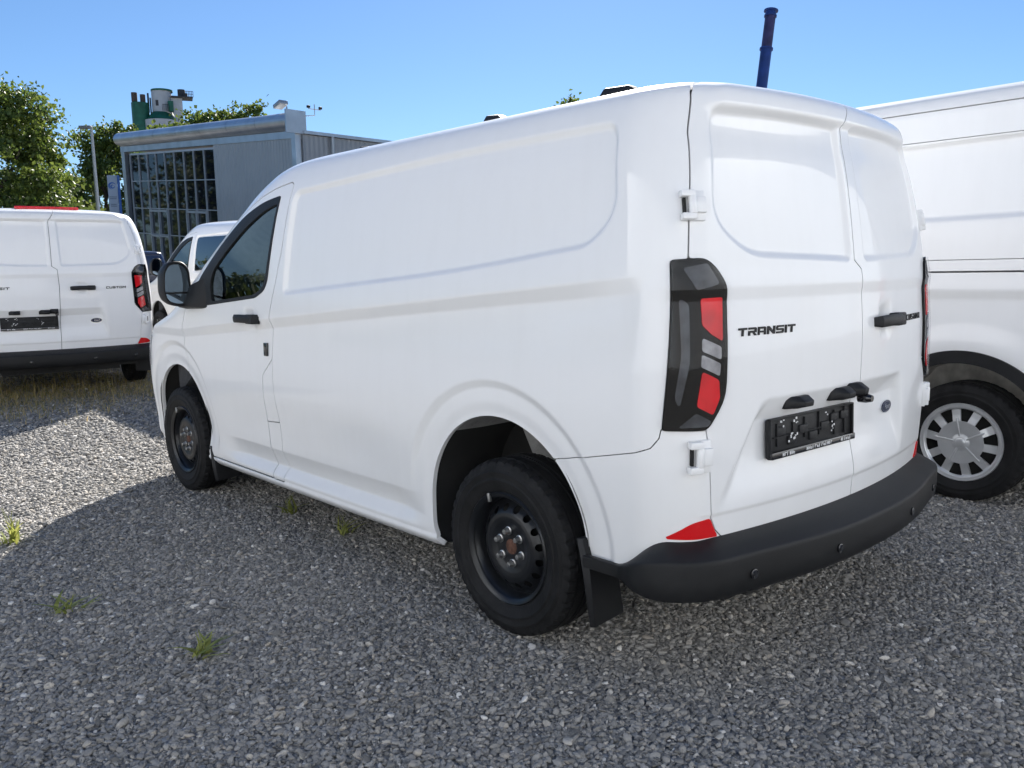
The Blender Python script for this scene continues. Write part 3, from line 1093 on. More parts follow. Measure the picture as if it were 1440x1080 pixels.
    def oval(rx, rz, y0, y1, m, name):
        q = MB()
        q.prism([(rx * math.cos(2 * math.pi * k / 40), rz * math.sin(2 * math.pi * k / 40)) for k in range(40)], lambda a, b_, d: (a, d, b_), y0, y1)
        q.v = [tuple(fr @ Vector(v)) for v in q.v]
        return q.build(name, m, bd)
    oval(.058, .026, .0, -.006, M_CHROME, 'badge_rim')
    oval(.0545, .0232, -.004, -.0075, M_NAVY, 'badge_field')
    q = MB()
    for k in range(40):
        t0, t1 = 2 * math.pi * k / 40, 2 * math.pi * (k + 1) / 40
        ring = [(a * math.cos(t), a_ * math.sin(t)) for (a, a_, t) in ((.0495, .0197, t0), (.0495, .0197, t1), (.0485, .0190, t1), (.0485, .0190, t0))]
        q.add([fr @ Vector((x, -.0081, z)) for x, z in ring], [(0, 1, 2, 3)])
    q.build('badge_ring', M_CHROME, bd)
    tc = bpy.data.curves.new('badge_script', 'FONT')
    tc.body = 'Ford'
    tc.size = .029
    tc.shear = .35
    tc.align_x = 'CENTER'
    tc.align_y = 'CENTER'
    tc.extrude = .0006
    to = bpy.data.objects.new('tmp_text', tc)
    COL.objects.link(to)
    dg = bpy.context.evaluated_depsgraph_get()
    dg.update()
    tm = bpy.data.meshes.new_from_object(to.evaluated_get(dg))
    bpy.data.objects.remove(to)
    for v in tm.vertices:
        v.co = fr @ Vector((v.co.x, -.0088 - v.co.z, v.co.y))
    tm.name = 'badge_script'
    tm.materials.clear()
    link('badge_script', tm, M_CHROME, bd)

    # -- door mirrors
    for sgn in (-1, 1):
        mr = empty('door_mirror')
        mr.parent = root
        def M_(x, y, z):
            return (sgn * x, y, z)
        q = MB()
        outline = rnd([(1.01, 1.222), (1.08, 1.213), (1.148, 1.236), (1.168, 1.30), (1.160, 1.425), (1.122, 1.484), (1.045, 1.482), (1.008, 1.44), (1.000, 1.30)], .030, 4)
        cx = sum(p[0] for p in outline) / len(outline)
        cz = sum(p[1] for p in outline) / len(outline)
        layers = [(2.700, .97), (2.705, 1.0), (2.76, .985), (2.82, .88), (2.865, .66), (2.885, .30)]
        n_ = len(outline)
        vs, fs = [], []
        for (y, k) in layers:
            vs += [M_(cx + (x - cx) * k, y, cz + (z - cz) * k) for x, z in outline]
        for i in range(len(layers) - 1):
            fs += [(i * n_ + j, i * n_ + (j + 1) % n_, (i + 1) * n_ + (j + 1) % n_, (i + 1) * n_ + j) for j in range(n_)]
        fs.append(tuple((len(layers) - 1) * n_ + j for j in range(n_)))
        ins = [M_(cx + (x - cx) * .89, 2.700, cz + (z - cz) * .90) for x, z in outline]
        ins2 = [M_(cx + (x - cx) * .87, 2.716, cz + (z - cz) * .88) for x, z in outline]
        k0 = len(vs)
        vs += ins + ins2
        fs += [(j, (j + 1) % n_, k0 + (j + 1) % n_, k0 + j) for j in range(n_)]
        fs += [(k0 + j, k0 + (j + 1) % n_, k0 + n_ + (j + 1) % n_, k0 + n_ + j) for j in range(n_)]
        fs.append(tuple(k0 + n_ + j for j in range(n_)))
        q.add(vs, fs, True)
        q.build('mirror_housing', M_BLACK, mr, sharp=40)
        # two mirror glasses, main and wide-angle
        def clip_poly(poly, zc, up):
            out = []
            for i in range(len(poly)):
                a, c = poly[i], poly[(i + 1) % len(poly)]
                ia, ic = ((a[1] > zc) == up), ((c[1] > zc) == up)
                if ia:
                    out.append(a)
                if ia != ic:
                    t = (zc - a[1]) / (c[1] - a[1])
                    out.append((a[0] + (c[0] - a[0]) * t, zc))
            return out
        inner = [(cx + (x - cx) * .84, cz + (z - cz) * .86) for x, z in outline]
        for zc, up, tilt in ((1.302, True, .05), (1.292, False, -.10)):
            pl = clip_poly(inner, zc, up)
            q = MB()
            q.add([M_(x, 2.709 + (z - 1.35) * tilt * .25 + (x - cx) * .06, z) for x, z in pl], [tuple(range(len(pl)))])
            q.build('mirror_glass', M_MIRROR, mr)
        q = MB()
        base_p, _ = sh.at_y(2.62, 1.215, sgn)
        tip, _ = sh.at_y(2.50, 1.36, sgn)
        q.add([M_(.970, 2.84, 1.192), M_(.996, 2.50, 1.205), M_(.972, 2.52, 1.400), M_(1.060, 2.80, 1.212), M_(1.060, 2.70, 1.212), M_(1.022, 2.70, 1.310), M_(1.022, 2.78, 1.325)],
              [(0, 1, 4, 3), (1, 2, 5, 4), (2, 0, 3, 6), (2, 6, 5), (3, 4, 5, 6), (0, 2, 1)])
        q.build('mirror_arm', M_BLACK, mr, bevel=.012)

    # -- wheels, flaps, arch liners, underside
    for (y, fr_) in ((0.0, False), (3.10, True)):
        for sgn in (-1, 1):
            steel_wheel(root, (sgn * .862, y, .343), sgn)
    for (y, z0, z1, x0) in ((-.405, .165, .47, .80), (2.655, .150, .36, .80)):
        for sgn in (-1, 1):
            q = MB()
            q.add([(sgn * x0, y + .03, z1), (sgn * .962, y + .035, z1), (sgn * .975, y - .005, z1 - .10), (sgn * .968, y - .03, z0), (sgn * x0, y - .03, z0 + .01),
                   (sgn * x0, y + .012, z1), (sgn * .955, y + .012, z1), (sgn * .960, y - .028, z1 - .10), (sgn * .955, y - .045, z0), (sgn * x0, y - .045, z0 + .01)],
                  [(0, 1, 2, 3, 4), (9, 8, 7, 6, 5), (0, 5, 6, 1), (1, 6, 7, 2), (2, 7, 8, 3), (3, 8, 9, 4), (4, 9, 5, 0)])
            q.build('mud_flap', M_BLACK, root, bevel=.004)
    def outer_x(z):
        uu = np.linspace(1.9, 3.7, 300)
        x, y, _ = sh.base(uu, np.full_like(uu, z))
        return y, x
    for (ay, az, ar) in ARCHES:
        for sgn in (-1, 1):
            q = MB()
            n_ = 40
            ringo = []
            for k in range(n_ + 1):
                t = math.radians(-28) + k / n_ * math.radians(236)
                ringo.append((ay + (ar + .014) * math.cos(t), az + (ar + .014) * math.sin(t)))
            vs = []
            for xx in (.955, .80, .58):
                sc = 1 if xx > .9 else .985
                for a, c in ringo:
                    yy, zz = ay + (a - ay) * sc, max(.26, az + (c - az) * sc)
                    xo = float(np.interp(yy, *outer_x(zz))) - .016
                    vs.append((sgn * min(xx, xo), yy, zz))
            m_ = n_ + 1
            vs.append((sgn * .58, ay, .27))
            cut = 13 if ay < 1 else 0
            for nm, k0, k1, mt_ in (('inner_wing', 0, cut, M_DARKIN), ('arch_liner', cut, n_, M_LINER if ay < 1 else M_DARKIN)):
                if k1 <= k0:
                    continue
                q = MB()
                fs = [(i * m_ + k, i * m_ + k + 1, (i + 1) * m_ + k + 1, (i + 1) * m_ + k) for i in range(2) for k in range(k0, k1)]
                fs += [(2 * m_ + k, 2 * m_ + k + 1, 3 * m_) for k in range(k0, k1)]
                q.add(vs, fs, True)
                q.build(nm, mt_, root)
    q = MB()
    q.box((0, 1.55, .30), (1.14, 4.7, .06))
    q.box((0, 1.55, .285), (1.80, 2.1, .05))
    q.box((0, -.55, .36), (1.5, .55, .10))
    q.build('underbody', M_DARKIN, root)
    q = MB()
    q.tube([(-.78, 0, .33), (.78, 0, .33)], .055, 12)
    q.tube([(-.3, .4, .26), (-.35, -.3, .27), (-.45, -.80, .30)], .035, 10)
    q.box((-.58, .05, .30), (.06, 1.3, .03))
    q.box((.58, .05, .30), (.06, 1.3, .03))
    q.build('rear_axle', M_DARKIN, root)
    # -- cab interior
    q = MB()
    q.prism([(-.90, .50), (.90, .50), (.93, 1.30), (.86, 1.74), (.78, 1.86), (-.78, 1.86), (-.86, 1.74), (-.93, 1.30)], lambda a_, c_, d_: (a_, d_, c_), 1.49, 1.52)
    q.build('bulkhead', M_TRIM, root)
    q = MB()
    q.box((0, 2.35, .58), (1.80, 1.7, .05))
    q.build('cab_floor', M_DARKIN, root)
    q = MB()
    q.add([(-.90, 3.30, .6), (.90, 3.30, .6), (.90, 3.30, 1.13), (-.90, 3.30, 1.13), (-.90, 2.72, .95), (.90, 2.72, .95), (.90, 2.80, 1.17), (-.90, 2.80, 1.17)],
          [(0, 1, 2, 3), (4, 7, 6, 5), (3, 2, 6, 7), (0, 4, 5, 1), (0, 3, 7, 4), (1, 5, 6, 2)])
    q.build('dashboard', M_SEAT, root, bevel=.04)
    st = MB()
    st.lathe([(0, .185), (.016, .178), (.016, .168), (0, .162), (-.014, .168), (-.014, .178)], 32, 'Y', close=True)
    st.box((0, .01, 0), (.34, .02, .05))
    st.v = [tuple(Matrix.Rotation(R(-28), 3, 'X') @ Vector(v) + Vector((-.46, 2.56, 1.10))) for v in st.v]
    st.build('steering_wheel', M_SEAT, root)
    for sx in (-.46, .30, .66):
        s_ = empty('seat')
        s_.parent = root
        wd = .50 if sx < 0 else .36
        q = MB()
        q.box((sx, 2.05, .88), (wd, .52, .16))
        q.build('seat_cushion', M_SEAT, s_, bevel=.05)
        q = MB()
        mt = Matrix.Rotation(R(12), 3, 'X')
        q.box((sx, 1.76, 1.22), (wd, .13, .60), M=mt)
        q.build('backrest', M_FILM if sx < 0 else M_SEAT, s_, bevel=.05)
        q = MB()
        q.box((sx, 1.68, 1.56), (.27, .10, .20), M=mt)
        q.tube([(sx - .06, 1.71, 1.40), (sx - .06, 1.69, 1.56)], .008, 6)
        q.tube([(sx + .06, 1.71, 1.40), (sx + .06, 1.69, 1.56)], .008, 6)
        q.build('headrest', M_FILM if sx < 0 else M_SEAT, s_, bevel=.03)
    # -- roof fittings showing over the roof edge
    for (x, y, z, l) in ((-.70, -.36, 1.970, .19), (-.70, .28, 1.968, .15), (-.72, 1.18, 1.952, .14)):
        q = MB()
        q.add([(x - .03, y - l / 2, z), (x + .03, y - l / 2, z), (x + .03, y + l / 2, z), (x - .03, y + l / 2, z),
               (x - .022, y - l / 2 + .05, z + .034), (x + .022, y - l / 2 + .05, z + .034), (x + .022, y + l / 2 - .03, z + .040), (x - .022, y + l / 2 - .03, z + .040)],
              [(0, 1, 2, 3), (4, 5, 6, 7), (0, 1, 5, 4), (1, 2, 6, 5), (2, 3, 7, 6), (3, 0, 4, 7)])
        q.build('roof_rack_mount', M_BLACK, root, bevel=.006)
    return root, sh
# ------------------------------------------------------------------ ground
def gravel_ground_mat():
    m, nt, p = nodes('gravel_ground')
    p.inputs['Roughness'].default_value = 0.9
    tc = nt.nodes.new('ShaderNodeTexCoord')
    vo = nt.nodes.new('ShaderNodeTexVoronoi')
    vo.inputs['Scale'].default_value = 46
    vo.inputs['Randomness'].default_value = 1
    nt.links.new(tc.outputs['Object'], vo.inputs['Vector'])
    rp = nt.nodes.new('ShaderNodeValToRGB')
    cr = rp.color_ramp
    cr.elements[0].position = 0.0
    cr.elements[0].color = (.15, .145, .14, 1)
    cr.elements[1].position = 1.0
    cr.elements[1].color = (.52, .50, .47, 1)
    e = cr.elements.new(.75)
    e.color = (.31, .30, .285, 1)
    sp = nt.nodes.new('ShaderNodeSeparateColor')
    nt.links.new(vo.outputs['Color'], sp.inputs[0])
    nt.links.new(sp.outputs[0], rp.inputs[0])
    nz = nt.nodes.new('ShaderNodeTexNoise')
    nz.inputs['Scale'].default_value = 0.7
    nz.inputs['Detail'].default_value = 7
    nt.links.new(tc.outputs['Object'], nz.inputs['Vector'])
    mr = nt.nodes.new('ShaderNodeMapRange')
    mr.inputs['From Min'].default_value = 0.3
    mr.inputs['From Max'].default_value = 0.75
    mr.inputs['To Min'].default_value = 0.8
    mr.inputs['To Max'].default_value = 1.2
    nt.links.new(nz.outputs[0], mr.inputs[0])
    mx = nt.nodes.new('ShaderNodeMix')
    mx.data_type = 'RGBA'
    mx.blend_type = 'MULTIPLY'
    mx.inputs[0].default_value = 1
    nt.links.new(rp.outputs[0], mx.inputs[6])
    nt.links.new(mr.outputs[0], mx.inputs[7])
    nt.links.new(mx.outputs[2], p.inputs['Base Color'])
    bp = nt.nodes.new('ShaderNodeBump')
    bp.inputs['Strength'].default_value = 0.9
    bp.inputs['Distance'].default_value = 0.02
    bp.invert = True
    nt.links.new(vo.outputs['Distance'], bp.inputs['Height'])
    nt.links.new(bp.outputs[0], p.inputs['Normal'])
    return m

def build_ground():
    xs = np.concatenate([[-900, -300, -120, -60, -30], np.arange(-16, 40.1, 2.0), [60, 100, 200, 500, 1200]])
    ys = np.concatenate([[-700, -200, -60, -20, -10], np.arange(-6, 4.9, 1.2), np.arange(4.8, 13, .8), [13, 16, 20, 26, 34, 44, 56, 72.8, 100, 200, 500, 1500]])
    X, Y = np.meshgrid(xs, ys)
    Zg = ground_z(X, Y)
    vs = np.stack([X, Y, Zg], -1).reshape(-1, 3)
    c = len(xs)
    fs = [(j * c + i, j * c + i + 1, (j + 1) * c + i + 1, (j + 1) * c + i) for j in range(len(ys) - 1) for i in range(c - 1)]
    me = bpy.data.meshes.new('gravel_ground')
    me.from_pydata(vs.tolist(), [], fs)
    me.polygons.foreach_set('use_smooth', np.ones(len(fs), bool))
    o = link('gravel_ground', me, gravel_ground_mat())
    o['kind'] = 'structure'
    o['label'] = 'grey gravel yard surface under the parked vans'
    return o

def stone_mat():
    m, nt, p = nodes('gravel_stone')
    p.inputs['Roughness'].default_value = 0.78
    oi = nt.nodes.new('ShaderNodeObjectInfo')
    rp = nt.nodes.new('ShaderNodeValToRGB')
    cr = rp.color_ramp
    cr.interpolation = 'LINEAR'
    cols = [(0, (.13, .128, .123)), (.25, (.215, .207, .193)), (.50, (.28, .268, .248)), (.70, (.345, .328, .30)), (.84, (.28, .276, .27)), (.90, (.39, .35, .30)), (.97, (.47, .44, .39)), (.992, (.64, .61, .57)), (1, (.72, .70, .66))]
    cr.elements[0].position = 0
    cr.elements[0].color = (*cols[0][1], 1)
    cr.elements[1].position = 1
    cr.elements[1].color = (*cols[-1][1], 1)
    for pos, c in cols[1:-1]:
        e = cr.elements.new(pos)
        e.color = (*c, 1)
    nt.links.new(oi.outputs['Random'], rp.inputs[0])
    tc = nt.nodes.new('ShaderNodeTexCoord')
    nz = nt.nodes.new('ShaderNodeTexNoise')
    nz.inputs['Scale'].default_value = 2.5
    nz.inputs['Detail'].default_value = 4
    nt.links.new(tc.outputs['Object'], nz.inputs['Vector'])
    mr = nt.nodes.new('ShaderNodeMapRange')
    mr.inputs['To Min'].default_value = .75
    mr.inputs['To Max'].default_value = 1.25
    nt.links.new(nz.outputs[0], mr.inputs[0])
    mx = nt.nodes.new('ShaderNodeMix')
    mx.data_type = 'RGBA'
    mx.blend_type = 'MULTIPLY'
    mx.inputs[0].default_value = 1
    nt.links.new(rp.outputs[0], mx.inputs[6])
    nt.links.new(mr.outputs[0], mx.inputs[7])
    nt.links.new(mx.outputs[2], p.inputs['Base Color'])
    return m

def build_gravel():
    # stones scattered over the yard, denser near the viewer
    N = 520000
    D0, D1, lam = 4.2, 17.0, 10400
    half = R(48)
    pts = []
    # near zone, uniform
    a0 = half * (D0 ** 2 - .8 ** 2)
    n0 = int(lam * a0)
    r = np.sqrt(RNG.uniform(.8 ** 2, D0 ** 2, n0))
    t = RNG.uniform(-half, half, n0)
    h2 = R(38)
    n1 = int(lam * .8 * D0 ** 2 * 2 * h2 * math.log(D1 / D0))
    r1 = D0 * np.exp(RNG.uniform(0, math.log(D1 / D0), n1))
    t1 = RNG.uniform(-h2, h2, n1)
    r = np.concatenate([r, r1])
    t = np.concatenate([t, t1])
    x = CPOS[0] + r * np.sin(YAW + t)
    y = CPOS[1] + r * np.cos(YAW + t)
    sc = np.exp(RNG.normal(math.log(.0060), .30, len(r))) * np.clip(r / 5.0, 1, 1.7)
    sc = np.clip(sc, .003, .017)
    z = ground_z(x, y) + sc * RNG.uniform(-.15, .75, len(r))
    keep = ~((np.abs(x) < .5) & (y > .5) & (y < 2.6))
    x, y, z, sc = x[keep], y[keep], z[keep], sc[keep]
    n = len(x)
    me = bpy.data.meshes.new('gravel_stones')
    me.vertices.add(n)
    me.vertices.foreach_set('co', np.stack([x, y, z], -1).ravel())
    at = me.attributes.new('stone_scale', 'FLOAT_VECTOR', 'POINT')
    sv = np.stack([sc * RNG.uniform(1.0, 1.55, n), sc * RNG.uniform(.75, 1.1, n), sc * RNG.uniform(.42, .8, n)], -1)
    at.data.foreach_set('vector', sv.ravel())
    ar = me.attributes.new('stone_rot', 'FLOAT_VECTOR', 'POINT')
    rv = np.stack([RNG.normal(0, .38, n), RNG.normal(0, .38, n), RNG.uniform(0, 6.283, n)], -1)
    ar.data.foreach_set('vector', rv.ravel())
    ap = me.attributes.new('stone_pick', 'INT', 'POINT')
    ap.data.foreach_set('value', RNG.integers(0, 6, n).astype(np.int32))
    o = link('gravel_stones', me, None)
    o['kind'] = 'stuff'
    o['label'] = 'loose grey gravel stones covering the yard'
    ng = bpy.data.node_groups.new('gravel_scatter', 'GeometryNodeTree')
    ng.interface.new_socket('Geometry', in_out='INPUT', socket_type='NodeSocketGeometry')
    ng.interface.new_socket('Geometry', in_out='OUTPUT', socket_type='NodeSocketGeometry')
    nd = ng.nodes
    gi = nd.new('NodeGroupInput')
    go = nd.new('NodeGroupOutput')
    g2i = nd.new('GeometryNodeGeometryToInstance')
    for k in range(6):
        ico = nd.new('GeometryNodeMeshIcoSphere')
        ico.inputs['Radius'].default_value = 1.0
        ico.inputs['Subdivisions'].default_value = 2
        pos = nd.new('GeometryNodeInputPosition')
        nz = nd.new('ShaderNodeTexNoise')
        nz.noise_dimensions = '4D'
        nz.inputs['W'].default_value = k * 7.3
        nz.inputs['Scale'].default_value = 1.1
        nz.inputs['Detail'].default_value = 2.0
        ng.links.new(pos.outputs[0], nz.inputs['Vector'])
        sb = nd.new('ShaderNodeVectorMath')
        sb.operation = 'SUBTRACT'
        sb.inputs[1].default_value = (.5, .5, .5)
        ng.links.new(nz.outputs['Color'], sb.inputs[0])
        sl = nd.new('ShaderNodeVectorMath')
        sl.operation = 'SCALE'
        sl.inputs['Scale'].default_value = 1.7
        ng.links.new(sb.outputs[0], sl.inputs[0])
        sp = nd.new('GeometryNodeSetPosition')
        ng.links.new(ico.outputs[0], sp.inputs[0])
        ng.links.new(sl.outputs[0], sp.inputs['Offset'])
        ss = nd.new('GeometryNodeSetShadeSmooth')
        ss.inputs['Shade Smooth'].default_value = (k % 3 != 0)
        ng.links.new(sp.outputs[0], ss.inputs[0])
        sm = nd.new('GeometryNodeSetMaterial')
        sm.inputs['Material'].default_value = MATS['stone']
        ng.links.new(ss.outputs[0], sm.inputs[0])
        ng.links.new(sm.outputs[0], g2i.inputs[0])
    iop = nd.new('GeometryNodeInstanceOnPoints')
    iop.inputs['Pick Instance'].default_value = True
    def attr(name, typ):
        a = nd.new('GeometryNodeInputNamedAttribute')
        a.data_type = typ
        a.inputs['Name'].default_value = name
        return a.outputs['Attribute']
    ng.links.new(gi.outputs[0], iop.inputs['Points'])
    ng.links.new(g2i.outputs[0], iop.inputs['Instance'])
    ng.links.new(attr('stone_pick', 'INT'), iop.inputs['Instance Index'])
    e2r = nd.new('FunctionNodeEulerToRotation')
    ng.links.new(attr('stone_rot', 'FLOAT_VECTOR'), e2r.inputs[0])
    ng.links.new(e2r.outputs[0], iop.inputs['Rotation'])
    ng.links.new(attr('stone_scale', 'FLOAT_VECTOR'), iop.inputs['Scale'])
    ng.links.new(iop.outputs[0], go.inputs[0])
    md = o.modifiers.new('scatter', 'NODES')
    md.node_group = ng
    return o

# ------------------------------------------------------------------ plants
def leaf_mat(name, c0, c1, trans=.35):
    m, nt, p = nodes(name)
    out = nt.nodes['Material Output']
    geo = nt.nodes.new('ShaderNodeNewGeometry')
    rp = nt.nodes.new('ShaderNodeValToRGB')
    rp.color_ramp.elements[0].color = (*c0, 1)
    rp.color_ramp.elements[1].color = (*c1, 1)
    nt.links.new(geo.outputs['Random Per Island'], rp.inputs[0])
    nt.links.new(rp.outputs[0], p.inputs['Base Color'])
    p.inputs['Roughness'].default_value = .55
    tr = nt.nodes.new('ShaderNodeBsdfTranslucent')
    hs = nt.nodes.new('ShaderNodeHueSaturation')
    hs.inputs['Hue'].default_value = .485
    hs.inputs['Value'].default_value = 1.5
    nt.links.new(rp.outputs[0], hs.inputs['Color'])
    nt.links.new(hs.outputs[0], tr.inputs[0])
    mx = nt.nodes.new('ShaderNodeMixShader')
    mx.inputs[0].default_value = trans
    nt.links.new(p.outputs[0], mx.inputs[1])
    nt.links.new(tr.outputs[0], mx.inputs[2])
    nt.links.new(mx.outputs[0], out.inputs[0])
    return m

def leaf_mesh(name, C, size, rng, up=.35):
    """C: (n,3) leaf centres -> folded leaf quads"""
    n = len(C)
    d = rng.normal(0, 1, (n, 3))
    d[:, 2] -= .35
    d /= np.linalg.norm(d, axis=1, keepdims=True)
    q = rng.normal(0, 1, (n, 3))
    q[:, 2] += up
    sd = np.cross(d, q)
    sd /= np.linalg.norm(sd, axis=1, keepdims=True) + 1e-9
    nm = np.cross(sd, d)
    L = size * rng.uniform(.7, 1.35, (n, 1))
    W = L * rng.uniform(.30, .46, (n, 1))
    a = C - d * L * .5
    b = C + sd * W + nm * L * .10
    c = C + d * L * .5 - nm * L * .1
    e = C - sd * W + nm * L * .10
    V = np.stack([a, b, c, e], 1).reshape(-1, 3)
    i = np.arange(n) * 4
    F = np.concatenate([np.stack([i, i + 1, i + 2], -1), np.stack([i, i + 2, i + 3], -1)])
    me = bpy.data.meshes.new(name)
    me.vertices.add(len(V))
    me.vertices.foreach_set('co', V.ravel())
    me.loops.add(len(F) * 3)
    me.loops.foreach_set('vertex_index', F.ravel().astype(np.int32))
    me.polygons.add(len(F))
    me.polygons.foreach_set('loop_start', (np.arange(len(F)) * 3).astype(np.int32))
    me.update(calc_edges=True)
    return me

def tree(loc, height, crown_r, crown_h, leaf, n_clump, per, label, m_leaf, group=None, seed=1, trunk_r=.16, name='deciduous_tree'):
    rng = np.random.default_rng(seed)
    rd = random.Random(seed)
    t = empty(name, loc)
    tag(t, label, 'tree', group)
    zc = height - crown_h / 2
    b = MB()
    base = height - crown_h
    b.tube([(0, 0, -.1), (.03, .02, base * .5), (-.04, .05, base + crown_h * .25), (.05, 0, zc + crown_h * .15), (.0, .05, height - crown_h * .15)],
           [trunk_r * 1.25, trunk_r, trunk_r * .8, trunk_r * .45, trunk_r * .12], 9)
    lobes = []
    nl = 11
    for k in range(nl):
        a = k * 2.4 + rd.uniform(-.3, .3)
        f = (k + .5) / nl
        zz = base + crown_h * (.10 + .80 * f)
        prof = math.sqrt(max(0.05, 1 - ((f - .42) / .64) ** 2))
        rr = crown_r * prof * rd.uniform(.50, .82)
        p = (rr * math.cos(a), rr * math.sin(a), zz + rd.uniform(-.2, .3))
        s0 = (0, 0, max(base * .7, zz - crown_h * .28))
        mid = tuple((u + v) / 2 + rd.uniform(-.12, .12) * crown_r for u, v in zip(s0, p))
        b.tube([s0, mid, p], [trunk_r * .42, trunk_r * .25, trunk_r * .06], 6, caps=False)
        lobes.append((np.array(p), crown_r * rd.uniform(.34, .56)))
    lobes.append((np.array([0, 0, height - crown_h * .22]), crown_r * .45))
    b.build('trunk', M_BARK, t)
    C = []
    for k in range(n_clump):
        c, rr = lobes[rng.integers(len(lobes))]
        v = rng.normal(0, 1, 3)
        v /= np.linalg.norm(v)
        cc = c + v * rr * rng.uniform(.35, 1.08) * np.array([1, 1, .82])
        sp = crown_r * rng.uniform(.07, .15)
        C.append(cc + rng.normal(0, 1, (per, 3)) * sp * np.array([1, 1, .6]))
    C = np.concatenate(C)
    link('crown', leaf_mesh('crown', C, leaf, rng), m_leaf, t)
    return t

def blade_mesh(specs, name):
    """specs: (x,y,z,height,lean_dir,lean,width)"""
    b = MB()
    for (x, y, z, h, a, ln, w) in specs:
        dx, dy = math.cos(a), math.sin(a)
        px, py = -dy * w / 2, dx * w / 2
        vs = []
        for k, (f, wd) in enumerate(((0, 1), (.4, .95), (.75, .6), (1, .05))):
            ox, oy = dx * ln * f * f, dy * ln * f * f
            zz = z + h * (f - .25 * f * f * min(1, ln / max(h, .01)))
            vs += [(x + ox - px * wd, y + oy - py * wd, zz), (x + ox + px * wd, y + oy + py * wd, zz)]
        b.add(vs, [(0, 1, 3, 2), (2, 3, 5, 4), (4, 5, 7, 6)])
    me = bpy.data.meshes.new(name)
    me.from_pydata(b.v, [], b.f)
    return me

M_BARK = mat('bark', (.06, .045, .033), .9, noise=.4, nscale=5, bump=.6, bscale=14)
M_LEAF_A = leaf_mat('leaf_linden', (.040, .078, .014), (.120, .165, .030))
M_LEAF_B = leaf_mat('leaf_dark', (.035, .062, .016), (.10, .13, .03))
M_LEAF_C = leaf_mat('leaf_far', (.055, .085, .03), (.13, .16, .055))
M_WEED = leaf_mat('weed_leaf', (.16, .20, .04), (.34, .36, .10))
M_DRY = leaf_mat('dry_grass', (.16, .17, .05), (.52, .40, .20))
MATS['stone'] = stone_mat()

build_ground()
build_gravel()

def weed(px, py, label, seed, n=16, h=.10):
    p = at_ground(px, py)
    rd = random.Random(seed)
    w = empty('weed', tuple(p))
    tag(w, label, 'weed')
    sp = []
    for k in range(n):
        sp.append((rd.gauss(0, .02), rd.gauss(0, .02), 0, h * rd.uniform(.4, 1.1), rd.uniform(0, 6.28), rd.uniform(.05, .14), rd.uniform(.010, .022)))
    link('leaves', blade_mesh(sp, 'leaves'), M_WEED, w)
    b = MB()
    for k in range(3):
        b.tube([(0, 0, 0), (rd.uniform(-.02, .02), rd.uniform(-.02, .02), h * .6), (rd.uniform(-.04, .04), rd.uniform(-.04, .04), h * rd.uniform(.9, 1.3))], [.0025, .002, .001], 5)
    b.build('stem', M_WEED, w)

weed(17, 765, 'yellow-green weed tuft growing in the sunlit gravel', 1, 26, .16)
weed(95, 862, 'small weed in shaded gravel at the edge of the van shadow', 2, 14, .075)
weed(283, 922, 'small low weed standing alone in the shaded grey gravel', 3, 16, .08)
weed(408, 722, 'leggy weed under the sill beside the front wheel', 4, 16, .12)
weed(484, 752, 'small weed under the sill of the white van between its wheels', 5, 10, .10)

def build_grass():
    rd = random.Random(5)
    sp = []
    for k in range(5200):
        t = rd.random()
        px = rd.uniform(-60, 225)
        yc = 562 - .10 * px + rd.gauss(0, 15)
        if yc > 600:
            continue
        p = at_ground(px, min(yc, 606))
        sp.append((p[0], p[1], p[2], rd.uniform(.02, .085) * (2.2 if rd.random() < .12 else 1), rd.uniform(0, 6.28), rd.uniform(.01, .09), rd.uniform(.004, .009)))
    o = link('dry_grass', blade_mesh(sp, 'dry_grass'), M_DRY)
    o['kind'] = 'stuff'
    o['label'] = 'strip of dry yellow-green grass behind the white van beside the trees'
build_grass()

# ------------------------------------------------------------------ trees and far background
gz = lambda x, y: float(ground_z(x, y))
def tree_at(px, depth, top_py, crown_r, crown_h, *a, **k):
    p = at_depth(px, 390, depth)
    top = at_depth(px, top_py, depth)[2]
    g = gz(p[0], p[1])
    return tree((p[0], p[1], g), top - g, crown_r, crown_h, *a, **k)

tree_at(6, 27, 116, 2.35, 6.4, .125, 420, 52, 'tall broad leafy tree rising behind the van with the red brake light', M_LEAF_A, 'yard trees', 21, .2)
tree_at(62, 29, 160, 1.15, 5.0, .125, 230, 44, 'narrower leafy tree beside the tallest tree', M_LEAF_A, 'yard trees', 22, .15)
tree_at(158, 66, 176, 3.0, 11, .26, 330, 40, 'leafy tree behind the tall lamp post at the end of the grey hall', M_LEAF_A, 'yard trees', 23, .2)
tree_at(45, 40, 232, 3.0, 5.5, .25, 190, 30, 'dark bushy tree low behind the other yard trees', M_LEAF_B, 'yard trees', 24, .2)
tree_at(105, 80, 250, 3.0, 6.0, .3, 170, 30, 'low dark tree filling the gap behind the lamp post', M_LEAF_B, 'yard trees', 25, .2)
tree_at(278, 74, 160, 3.2, 9, .34, 200, 32, 'leafy treetop above the hall roof next to the green silos', M_LEAF_A, 'trees behind the hall', 26, .25)
tree_at(347, 76, 150, 3.4, 9, .34, 200, 32, 'leafy treetop above the middle of the hall roof', M_LEAF_A, 'trees behind the hall', 27, .25)
tree_at(308, 78, 164, 3.0, 8, .34, 170, 32, 'lower treetop between the two others above the hall roof', M_LEAF_A, 'trees behind the hall', 31, .25)
tree_at(792, 62, 150, 2.2, 7, .28, 150, 30, 'treetop just peeping over the roof of the white van with black steel wheels', M_LEAF_A, 'trees behind the hall', 28, .2)
